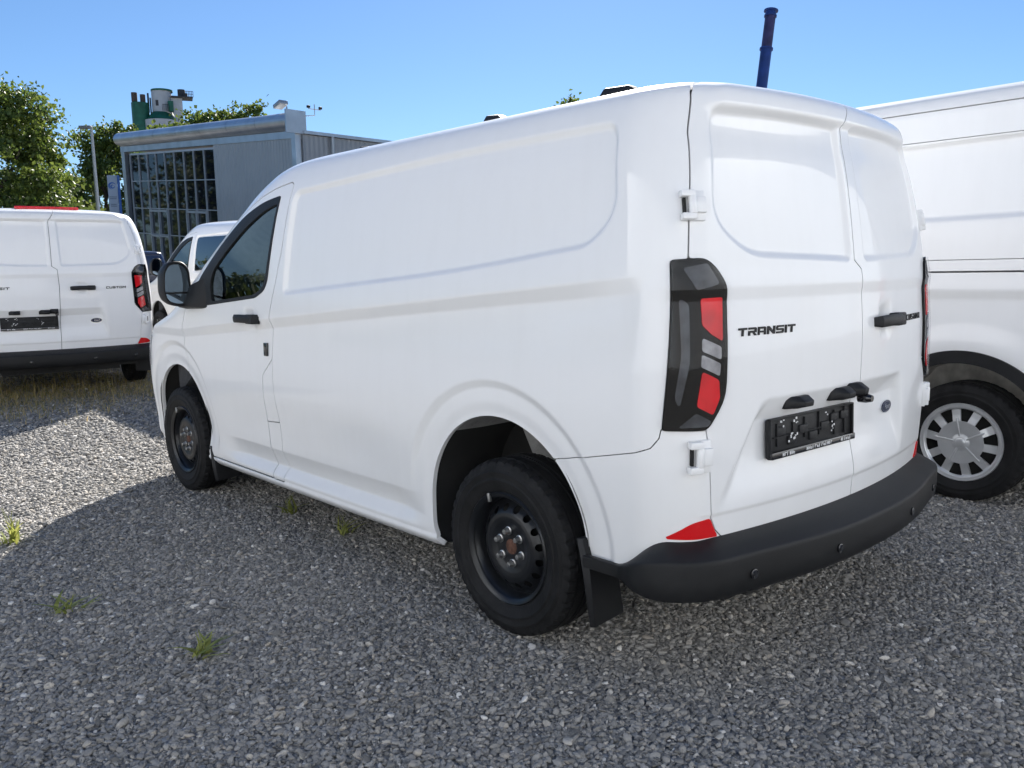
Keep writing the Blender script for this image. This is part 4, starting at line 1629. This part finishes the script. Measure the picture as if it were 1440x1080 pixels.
for k, (x, y, h, r_) in enumerate(((4.5, 72, 13, 4.5), (8.0, 84, 14, 5), (-2, 78, 13, 5))):  # unseen trees, added so the hall glass has something dark to reflect
    tree((x, y, gz(x, y)), h, r_, h * .85, .5, 110, 26, ['unseen leafy tree added to darken the glass front reflections', 'far unseen leafy tree added to darken the glass front reflections', 'unseen leafy tree added across from the glass front to darken its reflections'][k], M_LEAF_B, 'yard trees', 50 + k, .25)
# one tree beside the yard, outside the frame, that the side windows mirror
tree((-15.0, 46, gz(-15, 46)), 5.6, 3.4, 4.8, .3, 170, 26, 'leafy yard tree on the open side of the white vans', M_LEAF_B, 'yard trees', 40, .2)
tree((-20.5, 43, gz(-20.5, 43)), 4.6, 3.2, 4.0, .3, 150, 26, 'lower yard tree next to the end of the added bounce hall', M_LEAF_B, 'yard trees', 41, .2)

def build_far_wood():
    rng = np.random.default_rng(77)
    C = []
    for k in range(900):
        az = rng.uniform(R(-75), R(100))
        dep = rng.uniform(120, 230)
        p = (CPOS[0] + dep * math.sin(az), CPOS[1] + dep * math.cos(az))
        h = rng.uniform(4, 8) + (dep - 120) * .06 + 2 * math.sin(az * 13)
        g = gz(p[0], p[1])
        m = rng.normal(0, 1, (38, 3)) * np.array([2.6, 2.6, h * .22]) + np.array([p[0], p[1], g + h * .62])
        C.append(m)
    C = np.concatenate(C)
    o = link('distant_wood', leaf_mesh('distant_wood', C, 1.5, rng), M_LEAF_C)
    o['kind'] = 'stuff'
    o['label'] = 'distant mass of green woodland along the horizon'
build_far_wood()

# ------------------------------------------------------------------ dealership hall
def corrugated(name, col, scale=22.0, strength=.5):
    m, nt, p = nodes(name)
    p.inputs['Base Color'].default_value = (*col, 1)
    p.inputs['Roughness'].default_value = .45
    p.inputs['Metallic'].default_value = .25
    tc = nt.nodes.new('ShaderNodeTexCoord')
    sp = nt.nodes.new('ShaderNodeSeparateXYZ')
    nt.links.new(tc.outputs['Object'], sp.inputs[0])
    ad = nt.nodes.new('ShaderNodeMath')
    ad.operation = 'ADD'
    nt.links.new(sp.outputs[0], ad.inputs[0])
    nt.links.new(sp.outputs[1], ad.inputs[1])
    ml = nt.nodes.new('ShaderNodeMath')
    ml.operation = 'MULTIPLY'
    ml.inputs[1].default_value = scale
    nt.links.new(ad.outputs[0], ml.inputs[0])
    sn = nt.nodes.new('ShaderNodeMath')
    sn.operation = 'SINE'
    nt.links.new(ml.outputs[0], sn.inputs[0])
    bp = nt.nodes.new('ShaderNodeBump')
    bp.inputs['Strength'].default_value = strength
    bp.inputs['Distance'].default_value = .03
    nt.links.new(sn.outputs[0], bp.inputs['Height'])
    nt.links.new(bp.outputs[0], p.inputs['Normal'])
    nz = nt.nodes.new('ShaderNodeTexNoise')
    nz.inputs['Scale'].default_value = .6
    nz.inputs['Detail'].default_value = 6
    nt.links.new(tc.outputs['Object'], nz.inputs['Vector'])
    rp = nt.nodes.new('ShaderNodeValToRGB')
    rp.color_ramp.elements[0].color = (*[c * .85 for c in col], 1)
    rp.color_ramp.elements[1].color = (*[min(1, c * 1.12) for c in col], 1)
    nt.links.new(nz.outputs[0], rp.inputs[0])
    nt.links.new(rp.outputs[0], p.inputs['Base Color'])
    return m

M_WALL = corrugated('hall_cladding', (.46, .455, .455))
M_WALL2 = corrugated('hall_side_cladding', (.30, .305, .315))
M_ALU = mat('eave_aluminium', (.52, .54, .57), .34, metal=.75, noise=.15, nscale=1.2, bump=.1, bscale=3)
M_MULL = mat('mullion', (.50, .52, .55), .4, metal=.4)
M_PANE = mat('hall_pane', (.010, .012, .018), .03, spec=.35)
M_PANE2 = mat('hall_pane_lower', (.02, .024, .026), .04, spec=.4)
M_ROOF = mat('hall_roof', (.22, .23, .25), .7)
M_BLUE = mat('sign_blue', (.02, .12, .42), .4)
M_SIGN = mat('sign_grey', (.48, .50, .54), .45)
M_GALV = mat('galvanised', (.42, .43, .44), .45, metal=.6)

def build_hall():
    c0 = np.array([18.62, 36.9])
    ang = math.atan2(.9985, -.0545)
    gb = gz(*c0)
    hall = empty('dealership_hall', (c0[0], c0[1], gb), (0, 0, ang))
    tag(hall, 'grey corrugated hall with dark glass front and rounded aluminium eave', 'building')
    SH = .077
    X0, X1 = 8.75, 20.6
    LEN = 21.8
    zt = 8.43 - gb
    def fin(b, name, m, parent=hall, bevel=0.0):
        b.v = [(x, y, z + SH * max(x, 0)) for x, y, z in b.v]
        return b.build(name, m, parent, bevel=bevel)
    b = MB()
    b.box((X0 / 2, -.2, (zt - 2) / 2), (X0, .4, zt + 2))
    fin(b, 'front_wall', M_WALL)
    b = MB()
    b.box(((X0 + LEN) / 2, -.35, (zt - .35 - 2) / 2 + 0), (LEN - X0, .3, zt - .35 + 2))
    fin(b, 'glazing_backing', M_DARKIN)
    b = MB()
    b.box((LEN / 2, -.12, zt - .02), (LEN + .1, .36, .36))
    fin(b, 'fascia', M_ALU)
    b = MB()
    b.box((LEN - .25, -.15, zt / 2 - 1), (.5, .38, zt + 2))
    fin(b, 'end_pilaster', M_ALU)
    b = MB()
    b.box((.12, -.1, zt / 2 - 1), (.36, .34, zt + 1.7))
    fin(b, 'corner_trim', M_ALU)
    # right flank, level
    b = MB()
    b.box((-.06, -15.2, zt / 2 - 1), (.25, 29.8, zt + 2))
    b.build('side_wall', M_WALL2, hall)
    b = MB()
    b.box((-.12, -15.2, zt + .10), (.5, 29.8, .16))
    b.build('verge_trim', M_ALU, hall)
    b = MB()
    b.add([(0, -.4, zt - .05), (0, -30, zt - .05), (LEN, -30, zt - .05), (LEN, -.4, zt - .05), (0, -.4, zt + .1), (0, -30, zt + .1), (LEN, -30, zt + .1), (LEN, -.4, zt + .1)],
          [(0, 1, 2, 3), (7, 6, 5, 4), (0, 4, 5, 1), (1, 5, 6, 2), (2, 6, 7, 3), (3, 7, 4, 0)])
    fin(b, 'roof', M_ROOF)
    # rounded eave in lengths
    nseg = 7
    for k in range(nseg):
        xa, xb = -.1 + k * LEN / nseg + .01, -.1 + (k + 1) * LEN / nseg - .01
        prof = []
        for j in range(15):
            t = -math.pi * .5 + j / 14 * math.pi * .98
            prof.append((.05 + .50 * math.cos(t), zt + .62 + .44 * math.sin(t)))
        prof += [(-.25, zt + 1.08), (-.25, zt + .18)]
        b = MB()
        b.prism(prof, lambda a, c, d: (d, a, c), xa, xb)
        fin(b, 'eave_section', M_ALU)
    b = MB()
    b.box((-.18, .06, zt + .58), (.10, 1.15, 1.12))
    fin(b, 'eave_end_plate', M_ALU)
    # glazing: panes and mullions
    nc = 9
    cw = (X1 - X0) / nc
    zr = [8.72 - gb - SH * 8.75, 6.96 - gb - SH * 8.75, 5.2 - gb - SH * 8.75, 3.55 - gb - SH * 8.75, 1.2 - gb - SH * 8.75, -1.6]
    for r in range(5):
        for c in range(nc):
            b = MB()
            b.box((X0 + (c + .5) * cw, -.10 + RNG.uniform(-.004, .004), (zr[r] + zr[r + 1]) / 2), (cw - .07, .02, zr[r] - zr[r + 1] - .07), M=Matrix.Rotation(RNG.uniform(-.006, .006), 3, 'Z') @ Matrix.Rotation(RNG.uniform(-.005, .005), 3, 'X'))
            fin(b, 'window_pane', M_PANE if r < 2 else M_PANE2)
    for c in range(nc + 1):
        b = MB()
        b.box((X0 + c * cw, -.07, (zr[0] + zr[-1]) / 2), (.055, .12, zr[0] - zr[-1]))
        fin(b, 'mullion', M_MULL)
    for r in range(5):
        b = MB()
        b.box(((X0 + X1) / 2, -.075, zr[r]), (X1 - X0, .10, (.055 if r else .12)))
        fin(b, 'transom', M_MULL)
    for cx in (X0 + 1.0 * cw, X0 + 5.0 * cw):
        d = MB()
        for dx in (0, cw * .98, cw * 1.96):
            d.box((cx + dx, -.02, (zr[2] + zr[-1]) / 2 - .05), (.10, .14, zr[2] - zr[-1]))
        d.box((cx + cw * .98, -.02, zr[2] - .14), (cw * 2.0, .14, .13))
        d.box((cx + cw * .98, -.02, zr[3] - .1), (cw * 2.0, .14, .10))
        fin(d, 'entrance_frame', M_MULL)
    b = MB()
    b.tube([(-.30, -2.0, zt), (-.30, -2.0, zt - .5), (-.30, -2.0, -1)], .09, 8)
    b.build('downpipe', M_GALV, hall)
    # floodlight and weather vane on the eave
    fl = empty('roof_floodlight')
    fl.parent = hall
    b = MB()
    b.tube([(1.0, -.2, zt + 1.05), (1.0, -.2, zt + 1.45)], .04, 6)
    fin(b, 'bracket', M_GALV, fl)
    b = MB()
    b.box((1.25, .0, zt + 1.52), (.7, .5, .20), M=Matrix.Rotation(.35, 3, 'Y'))
    fin(b, 'lamp_head', M_GALV, fl, .03)
    an = empty('weather_sensor')
    an.parent = hall
    b = MB()
    b.tube([(-.2, -.4, zt + .9), (-.45, -.9, zt + .95), (-.45, -.9, zt + 1.5)], .025, 6)
    b.tube([(-.45, -1.25, zt + 1.25), (-.45, -.55, zt + 1.25)], .02, 6)
    b.build('mast', M_GALV, an)
    for yy in (-1.25, -.55):
        b = MB()
        b.lathe([(0, .0), (.02, .09), (.12, .10), (.16, .0)], 12, 'Z', (-.45, yy, zt + 1.27))
        b.build('cup', M_BLACK, an)
build_hall()

def build_bounce_hall():
    # unseen white hall, added to bounce sunlight onto the vans' shaded sides
    M_W = corrugated('bounce_hall_panel', (.71, .75, .79), 6.0, .25)
    M_DOOR = mat('bounce_hall_door', (.62, .63, .64), .5)
    h = empty('bounce_hall', (-14.5, -13.5, 0))
    tag(h, 'unseen white panelled hall added to bounce sunlight onto the parked vans', 'building')
    H = 9.0
    b = MB()
    b.box((-.2, 11, H / 2 - .2), (.4, 22.8, H + .4))
    b.build('long_wall', M_W, h)
    b = MB()
    b.box((29.2, -.2, H / 2 - .2), (58.4, .4, H + .4))
    b.build('end_wall', M_W, h)
    b = MB()
    b.add([(-.6, -.6, H + .2), (58.6, -.6, H + .2), (58.6, -9, H + .6), (-9, -9, H + .6), (-9, 22.6, H + .6), (-.6, 22.6, H + .2),
           (-.6, -.6, H + .4), (58.6, -.6, H + .4), (58.6, -9, H + .8), (-9, -9, H + .8), (-9, 22.6, H + .8), (-.6, 22.6, H + .4)],
          [(0, 1, 2, 3), (0, 3, 4, 5), (6, 9, 8, 7), (6, 11, 10, 9), (0, 6, 7, 1), (1, 7, 8, 2), (2, 8, 9, 3), (3, 9, 10, 4), (4, 10, 11, 5), (5, 11, 6, 0)])
    b.build('roof', M_ROOF, h)
    for y in (4.0, 10.5, 17.0):
        b = MB()
        for k in range(8):
            b.box((.03, y, .30 + k * .5), (.06, 3.8, .48))
        d = b.build('roller_door', M_DOOR, h)
    for x in (5, 13, 21, 31, 41, 51):
        b = MB()
        for k in range(8):
            b.box((x, .03, .30 + k * .5), (3.8, .06, .48))
        b.build('roller_door', M_DOOR, h)
build_bounce_hall()

def build_totem():
    p = at_depth(170, 390, 50)
    top = at_depth(170, 249, 50)[2]
    g = gz(p[0], p[1])
    d = p[:2] - CPOS[:2]
    ang = math.atan2(d[1], d[0]) - math.pi / 2
    t = empty('totem_sign', (p[0], p[1], g), (0, 0, ang))
    tag(t, 'tall grey totem sign with blue swirl emblem beside the glass front', 'sign')
    h = top - g
    b = MB()
    b.box((-.05, 0, h / 2), (.52, .35, h))
    b.build('pylon', M_SIGN, t, bevel=.02)
    b = MB()
    b.box((.29, -.01, h / 2), (.14, .38, h - .02))
    b.build('edge_stripe', M_BLUE, t)
    b = MB()
    for (r0, a0, a1, w) in ((.20, .3, 4.6, .055), (.13, 2.2, 6.6, .045), (.065, 0, 5.2, .04)):
        n = 22
        for k in range(n):
            ta, tb = a0 + (a1 - a0) * k / n, a0 + (a1 - a0) * (k + 1) / n
            wa, wb = w * math.sin(math.pi * (k + .15) / (n + .3)), w * math.sin(math.pi * (k + 1.15) / (n + .3))
            q = [((r0 - wa) * math.cos(ta), (r0 - wa) * math.sin(ta)), ((r0 + wa * .4) * math.cos(ta), (r0 + wa * .4) * math.sin(ta)), ((r0 + wb * .4) * math.cos(tb), (r0 + wb * .4) * math.sin(tb)), ((r0 - wb) * math.cos(tb), (r0 - wb) * math.sin(tb))]
            b.add([(x - .06, -.181, z + h - .62) for x, z in q], [(0, 1, 2, 3)])
    b.build('emblem', M_BLUE, t)
    for zz, ww in ((h - 1.25, .40), (h - 1.35, .36), (h - 1.68, .30), (h - 1.78, .32)):
        b = MB()
        b.box((-.06, -.178, zz), (ww, .006, .05))
        b.build('caption_line', mat('caption_grey', (.22, .24, .28), .6), t)
build_totem()

def build_silo():
    D = 110.0
    k = D / FPX
    o = at_depth(228, 190, D)
    g = gz(o[0], o[1])
    s = empty('concrete_plant', (o[0], o[1], g), (0, 0, -YAW + R(22)))
    tag(s, 'green and white silo plant rising behind the trees and the hall', 'industrial plant')
    s.rotation_euler = (0, 0, -math.atan2(o[0] - CPOS[0], o[1] - CPOS[1]))
    z0 = o[2] - g
    def X(px):
        return (px - 228) * k
    def Zp(py):
        return z0 + (190 - py) * k
    M_GRN = mat('silo_green', (.012, .115, .070), .5, noise=.35, nscale=1.2)
    M_SIL = mat('silo_white', (.50, .51, .53), .6, noise=.12, nscale=.8)
    M_DK = mat('plant_dark', (.05, .05, .055), .7, noise=.3, nscale=2)
    M_BR = mat('plant_vent', (.085, .065, .055), .8)
    def cyl(name, px0, px1, py0, py1, m, y=0.0, top=None, seg=24):
        b = MB()
        r = (px1 - px0) / 2 * k
        prof = [(Zp(py1), r), (Zp(py0), r)]
        if top is not None:
            prof.append((Zp(py0) + .02, top * r))
        prof.append((Zp(py0) + .03, 0))
        b.lathe(prof, seg, 'Z', (X((px0 + px1) / 2), y, 0))
        return b.build(name, m, s)
    cyl('silo_tank', 191, 214, 148, 440, M_GRN, 0)
    cyl('vent_filter', 192, 199.8, 135, 147, M_BR, -.3)
    cyl('vent_filter', 203, 210, 137, 147, M_BR, -.3)
    cyl('mixing_tower', 217.6, 244, 131, 162, M_SIL, 0)
    cyl('tower_cap', 217.2, 246, 129, 131.5, M_GRN, 0, .7)
    b = MB()
    b.lathe([(Zp(171.5), 21 * k), (Zp(160), 12 * k), (Zp(159.5), 0)], 28, 'Z', (X(229), -.2, 0))
    b.build('cone_roof', M_GRN, s)
    cyl('lower_tank', 206, 252, 171.5, 440, M_SIL, -.2)
    cyl('cyclone', 238.2, 245.5, 146, 160, M_GRN, -1.4)
    b = MB()
    b.box((X(250), 0, Zp(160)), (15 * k, 1.6, 40 * k))
    b.build('stair_shaft', M_SIL, s)
    b = MB()
    b.box((X(257), -.2, Zp(139)), (29 * k, 2.4, .14))
    b.build('platform', M_DK, s)
    cyl('blower', 252, 262, 127, 139, M_DK, 0, .8)
    cyl('motor', 258, 265, 133, 139, M_DK, -.6)
    b = MB()
    for px in np.linspace(262, 272, 6):
        b.tube([(X(px), -1.3, Zp(139)), (X(px), -1.3, Zp(131))], .035, 5)
    b.tube([(X(262), -1.3, Zp(131)), (X(272), -1.3, Zp(131))], .035, 5)
    b.tube([(X(262), -1.3, Zp(135)), (X(272), -1.3, Zp(135))], .03, 5)
    b.build('railing', M_DK, s)
    b = MB()
    for px in np.linspace(231, 239, 6):
        b.tube([(X(px), -1.9, Zp(160)), (X(px), -1.9, Zp(151.5))], .03, 5)
    b.tube([(X(231), -1.9, Zp(151.5)), (X(239), -1.9, Zp(151.5))], .03, 5)
    b.build('railing', M_DK, s)
    b = MB()
    b.box((X(225.5), -(13.2 * k) + .13, Zp(148.5)), (5.6 * k, .1, 7.5 * k))
    b.build('tower_window', M_DK, s)
    b = MB()
    b.tube([(X(213.3), 0, Zp(134)), (X(213.3), 0, Zp(160))], .12, 6)
    b.tube([(X(216), 0, Zp(140)), (X(216), 0, Zp(170))], .10, 6)
    b.build('feed_pipe', M_DK, s)
build_silo()

def build_lamp_post():
    base = at_depth(138.5, 300, 30)
    top = at_depth(133.5, 183, 30)
    g = gz(base[0], base[1])
    t = empty('lamp_post', (base[0], base[1], g))
    tag(t, 'slim grey lamp post standing in front of the yard trees', 'lamp post')
    b = MB()
    dx, dy = top[0] - base[0], top[1] - base[1]
    b.tube([(0, 0, -.05), (0, 0, 1.0), (0, 0, (top[2] - g) * .5), (0, 0, top[2] - g)], [.10, .09, .07, .045], 10)
    b.build('pole', M_GALV, t)
    b = MB()
    b.box((-.16, .10, top[2] - g + .03), (.42, .20, .10), rz=-.75)
    b.build('lamp_head', mat('lamp_grey', (.20, .21, .22), .5), t, bevel=.02)
    b = MB()
    b.box((.02, -.08, 2.9), (.14, .10, .22))
    b.build('junction_box', M_GALV, t, bevel=.01)
build_lamp_post()

def build_flue():
    a = at_depth(1071, 122, 38)
    c = at_depth(1084.5, 14, 38)
    d = (c - a) / np.linalg.norm(c - a)
    g = gz(a[0], a[1])
    foot = a - d * ((a[2] - g) / d[2])
    t = empty('flue_pipe', tuple(foot))
    tag(t, 'tall slightly leaning dark blue flue pipe with a rain cap', 'chimney')
    L = float(np.linalg.norm(c - foot))
    dv = Vector(d)
    M_FL = mat('flue_blue', (.018, .045, .19), .45, noise=.3, nscale=2)
    M_FL2 = mat('flue_purple', (.045, .038, .11), .5, noise=.4, nscale=2.5)
    seam = float(np.linalg.norm(at_depth(1078.5, 69, 38) - foot))
    r = .245
    mt = dv.to_track_quat('Z', 'Y').to_matrix()
    def lt(name, prof, m):
        b = MB()
        b.lathe(prof, 28, 'Z')
        b.v = [tuple(mt @ Vector(v)) for v in b.v]
        return b.build(name, m, t)
    lt('lower_pipe', [(-.2, r * 1.02), (seam, r * 1.02)], M_FL)
    lt('upper_pipe', [(seam, r * .97), (L - .25, r * .97)], M_FL2)
    lt('joint_flange', [(seam - .05, r), (seam - .05, r * 1.22), (seam + .03, r * 1.22), (seam + .03, r * .9)], M_FL)
    lt('rain_cap', [(L - .32, r * .9), (L - .32, r * 1.15), (L - .25, r * 1.15), (L - .25, r), (L - .10, r * .95), (L - .07, r * 1.3), (L - .02, r * 1.3), (L + .09, .02), (L + .09, 0)], M_FL)
    lt('base_plate', [(-.1, .6), (.12, .6), (.12, r)], M_GALV)
build_flue()
# ------------------------------------------------------------------ parked vans
hero, SHV = build_van()
tag(hero, 'white panel van with black steel wheels and empty black plate holder', 'van', 'white vans parked in the yard')

def slope_rot(o, h):
    o.rotation_euler = (math.atan(.034 * math.cos(h)), 0, -h)

# van with the red brake light strip, seen from behind
lv = copy_tree(hero)
H1 = R(8.0)
lv.location = (-.37, 8.42, gz(0, 8.42) + .03)
slope_rot(lv, H1)
tag(lv, 'white panel van with a red light strip on its roof edge, beside the dry grass', 'van', 'white vans parked in the yard')
for ch in list(lv.children):
    if ch.name.startswith('roof_rack_mount'):
        bpy.data.objects.remove(ch)
b = MB()
b.box((0, -.62, 2.012), (.60, .07, .034))
b.build('brake_light', M_RED, lv, bevel=.008)

# van with side windows parked beyond
kv = copy_tree(hero)
KP = (2.66, 7.75)
kv.location = (KP[0], KP[1], gz(*KP))
slope_rot(kv, R(1))
tag(kv, 'white van with tinted side windows parked in front of the hall', 'van', 'white vans parked in the yard')
for ch in list(kv.children):
    if ch.name.startswith('roof_rack_mount'):
        bpy.data.objects.remove(ch)
for (y0, y1) in ((.42, 1.50), (-.48, .30)):
    for sgn in (-1, 1):
        F = sdf_poly(SHV.Y, SHV.Z, rnd([(y1, 1.775), (y0, 1.80), (y0, 1.36 + .06 * (1.5 - y0)), (y1 + .02, 1.31)], .05))
        F = np.where((SHV.U > 0) == (sgn < 0), F, -.1)
        F[np.abs(SHV.U) < 2.0] = -.1
        panel('side_window', SHV, F, M_PRIV, kv, off=.018, thick=.012)

# dark blue van farther back, its roof just showing
bv = copy_tree(hero)
bp_ = at_depth(196, 390, 30)
bv.location = (bp_[0] + .2, bp_[1] + 1, gz(bp_[0], bp_[1]))
slope_rot(bv, R(8))
tag(bv, 'dark blue van parked beyond the white vans near the glass front', 'van')
M_BLUEPAINT = mat('blue_paint', (.010, .018, .060), .3, coat=1.0)
def repaint(o):
    if o.type == 'MESH' and o.data.materials and o.data.materials[0] == M_PAINT:
        o.material_slots[0].link = 'OBJECT'
        o.material_slots[0].material = M_BLUEPAINT
    for c in o.children:
        repaint(c)
repaint(bv)

# ------------------------------------------------------------------ large high-roof van
TROWS = np.array([
(.30,.955,-1.00,.06,.16,4.62,3.75), (.36,.985,-1.03,.06,.16,4.70,3.75), (.50,1.00,-1.05,.06,.16,4.74,3.75), (.70,1.01,-1.05,.06,.16,4.74,3.75),
(.95,1.02,-1.05,.06,.16,4.66,3.72), (1.15,1.02,-1.05,.06,.16,4.42,3.60), (1.30,1.018,-1.05,.06,.16,4.12,3.42), (1.45,1.012,-1.05,.06,.16,3.92,3.25),
(1.70,.995,-1.045,.06,.16,3.62,2.95), (2.00,.970,-1.035,.06,.16,3.25,2.60), (2.20,.952,-1.025,.06,.16,2.98,2.35), (2.27,.944,-1.01,.06,.16,2.90,2.3),
(2.32,.925,-.985,.06,.16,2.82,2.25), (2.355,.885,-.94,.06,.16,2.72,2.18), (2.38,.80,-.86,.06,.16,2.56,2.05), (2.40,.62,-.72,.05,.15,2.3,1.8), (2.41,.35,-.45,.04,.12,1.7,1.2), (2.415,.08,-.1,.02,.05,1.1,.6)])
TPANEL = rnd([(2.30, 2.055), (-.86, 2.085), (-.90, 1.70), (-.80, 1.645), (2.30, 1.625)], [.05, .08, .08, .05, .05])
TARCH = ((0.0, .36, .475), (3.75, .36, .45))

def t_disp(U, Z, P, S):
    a = np.abs(U)
    Y = P[..., 1]
    ms = sst(1.6, 2.0, a) * (1 - sst(3.0, 3.4, a))
    D = -.026 * lin(-.004, .014, sdf_poly(Y, Z, TPANEL)) * (a > 1.6)
    t = Z - 1.235
    D += np.where(t > 0, .006 * sst(.10, 0, t), .006 - .018 * lin(0, -.05, t) + .012 * sst(-.06, -.30, t)) * ms
    for ay, az, ar in TARCH:
        r = np.hypot(Y - ay, Z - az)
        D += .022 * sst(.70, .56, r) * ms
    return D

def build_large_van():
    us = np.concatenate([np.linspace(0, 1, 40), np.linspace(1, 2, 18)[1:], np.linspace(2, 3, 330)[1:], np.linspace(3, 4, 40)[1:]])
    us = np.concatenate([-us[::-1], us[1:]])
    zs = np.concatenate([np.linspace(.30, 2.32, 176), np.linspace(2.32, 2.415, 14)[1:]])
    zs = np.unique(np.concatenate([zs] + [[q - .007, q, q + .007] for q in (2.265, 1.408, 1.340, 2.092)]))
    sh = Shell(TROWS, krear=.006, kfront=.02, ymid=1.5)
    sh.disp = t_disp
    sh.grid(us, zs)
    U, Z, S, Y = sh.U, sh.Z, sh.S, sh.Y
    A = np.abs(U)
    big = .1
    root = empty('large_van')
    arch = np.minimum(*[np.hypot(Y - ay, Z - az) - ar for ay, az, ar in TARCH])
    arch[A < 1.6] = big
    wind = np.minimum(np.minimum((A - 3.28) * .5, Z - 1.42), 2.12 - Z)
    WIN = rnd([(3.05, 1.36), (2.10, 1.40), (2.02, 1.48), (1.98, 2.02), (2.30, 1.98), (2.62, 1.74)], .06)
    fw = sdf_poly(Y, Z, WIN)
    fw[A < 2.02] = -big
    FD = rnd([(2.02, .36), (1.95, .50), (1.93, 1.30), (1.90, 2.10), (2.34, 2.06), (2.72, 1.80), (3.10, 1.38), (3.24, 1.15), (3.24, .70), (3.10, .36)], .02)
    fd = sdf_poly(Y, Z, FD)
    fd[A < 2.02] = -big
    lamp = sdf_poly(np.abs(S), Z, rnd([(.90, 1.50), (1.04, 1.50), (1.04, .90), (.90, .90)], .03))
    side = A > 1.75
    lines = np.full(Z.shape, big)
    for z0, w in ((2.265, .0035), (1.408, .002), (1.340, .005)):
        lines = np.minimum(lines, np.where(side & (Y < 1.88), np.abs(Z - z0) - w, big))
    lines = np.minimum(lines, np.where(side & (Y < 2.3), np.abs(Z - 2.092) - .0022, big))
    rd_ = np.where((A < 1.2), np.abs(U) * .9 - .003, big)
    rear_edge = np.where((np.abs(np.abs(S) - .90) < .003) & (Z < 2.35), -.01, big)
    rear_edge = np.where(A < 1.8, np.abs(np.abs(S) - .895) - .003, big)
    rearlow = np.where(A < 1.5, Z - .52, big)
    body = np.minimum.reduce([arch, -wind, -fw, -fd - .003, -lamp, lines, rd_, rear_edge, rearlow, np.full(Z.shape, big)])
    panel('body', sh, body, M_PAINT, root)
    for sgn in (1, -1):
        sd = (U > 0) if sgn > 0 else (U < 0)
        only = lambda F: np.where(sd, F, -big)
        dr = panel('front_door', sh, only(np.minimum.reduce([fd - .003, -fw, arch])), M_PAINT, root)
        panel('window_glass', sh, only(fw), M_PRIV, dr, off=-.004, thick=.01)
        panel('tail_lamp', sh, only(lamp), M_RED, root, off=.008)
        for (ay, az, ar) in TARCH:
            ring = np.minimum(np.hypot(Y - ay, Z - az) - ar + .012, ar + .060 - np.hypot(Y - ay, Z - az))
            ring = np.minimum(ring, Z - .36)
            ring[A < 1.9] = -big
            panel('arch_trim', sh, only(ring), M_BLACK, root, off=.014, thick=.05)
    panel('windscreen', sh, wind, M_GLASS, root, off=-.004, thick=0)
    b = MB()
    b.box((0, -1.08, .46), (1.90, .14, .22))
    b.build('rear_bumper', M_BUMPER, root, bevel=.03)
    b = MB()
    b.box((0, 1.8, 1.30), (1.86, .04, 1.9))
    b.build('bulkhead', M_TRIM, root)
    b = MB()
    b.box((0, 1.8, .36), (1.20, 5.4, .10))
    b.box((0, 1.9, .34), (1.86, 2.6, .08))
    b.build('underbody', M_DARKIN, root)
    for (ay, az, ar) in TARCH:
        for sgn in (-1, 1):
            q = MB()
            n_ = 36
            vs = []
            for xx, sc in ((.985, 1.02), (.80, 1.0), (.60, .98)):
                for k in range(n_ + 1):
                    t = math.radians(-25) + k / n_ * math.radians(230)
                    rr = (ar + .005) * sc + (.010 if k % 4 == 0 else 0)
                    vs.append((sgn * xx, ay + rr * math.cos(t), max(.28, az + rr * math.sin(t))))
            m_ = n_ + 1
            fs = [(i * m_ + k, i * m_ + k + 1, (i + 1) * m_ + k + 1, (i + 1) * m_ + k) for i in range(2) for k in range(n_)]
            fs.append(tuple(2 * m_ + k for k in range(m_)))
            q.add(vs, fs)
            q.build('arch_liner', mat('grey_arch_liner', (.60, .58, .54), .9, noise=.3, nscale=12), root)
            w = empty('wheel', (sgn * .885, ay, .352))
            w.parent = root
            w.rotation_euler = (0.12, 0, math.pi if sgn > 0 else 0)
            tyre(w, ro=.352, rr=.225, w=.235)
            b = MB()
            b.lathe([(-.080, .206), (-.104, .214), (-.108, .226), (-.098, .232), (-.085, .230), (.09, .225)], 64, 'X')
            b.build('rim', M_SILVER, w)
            b = MB()
            b.lathe([(-.045, 0.0), (-.045, .215)], 40, 'X')
            b.build('brake_drum', M_DARKIN, w)
            def F(T, RR):
                f = np.full(T.shape, .1)
                for k in range(10):
                    a = 2 * math.pi * (k + .5) / 10
                    dt = (T - a + math.pi) % (2 * math.pi) - math.pi
                    x = RR * np.sin(dt)
                    y = RR * np.cos(dt)
                    wdt = .019 + .019 * lin(.13, .195, y)
                    box = np.maximum(np.abs(x) - wdt, np.maximum(.126 - y, RR - .197))
                    f = np.minimum(f, box)
                return f
            cv = disc_clip('wheel_cover', [.0, .03, .05, .10, .125, .16, .195, .205, .216], [-.108, -.108, -.100, -.102, -.104, -.094, -.088, -.104, -.106], F, M_SILVER, w, thick=.012, nr=60, nt=240)
            b = MB()
            for k in range(5):
                a = 2 * math.pi * k / 5 + math.pi / 10 * 0
                b.box((-.100, .09 * math.cos(a), .09 * math.sin(a)), (.012, .012, .11), M=Matrix.Rotation(a - math.pi / 2, 3, 'X'))
            b.build('cover_rib', M_SILVER, cv, bevel=.003)
            b = MB()
            b.lathe([(-.112, 0.0), (-.112, .022), (-.108, .028), (-.098, .030)], 28, 'X')
            b.build('centre_cap', M_SILVER, cv)
    return root

tv = build_large_van()
tv.location = (2.155 + .985, -.545, -.006)
tv.rotation_euler = (0, 0, R(-.6))
tag(tv, 'large high-roof white van with silver wheel covers and black arch trim', 'van', 'white vans parked in the yard')
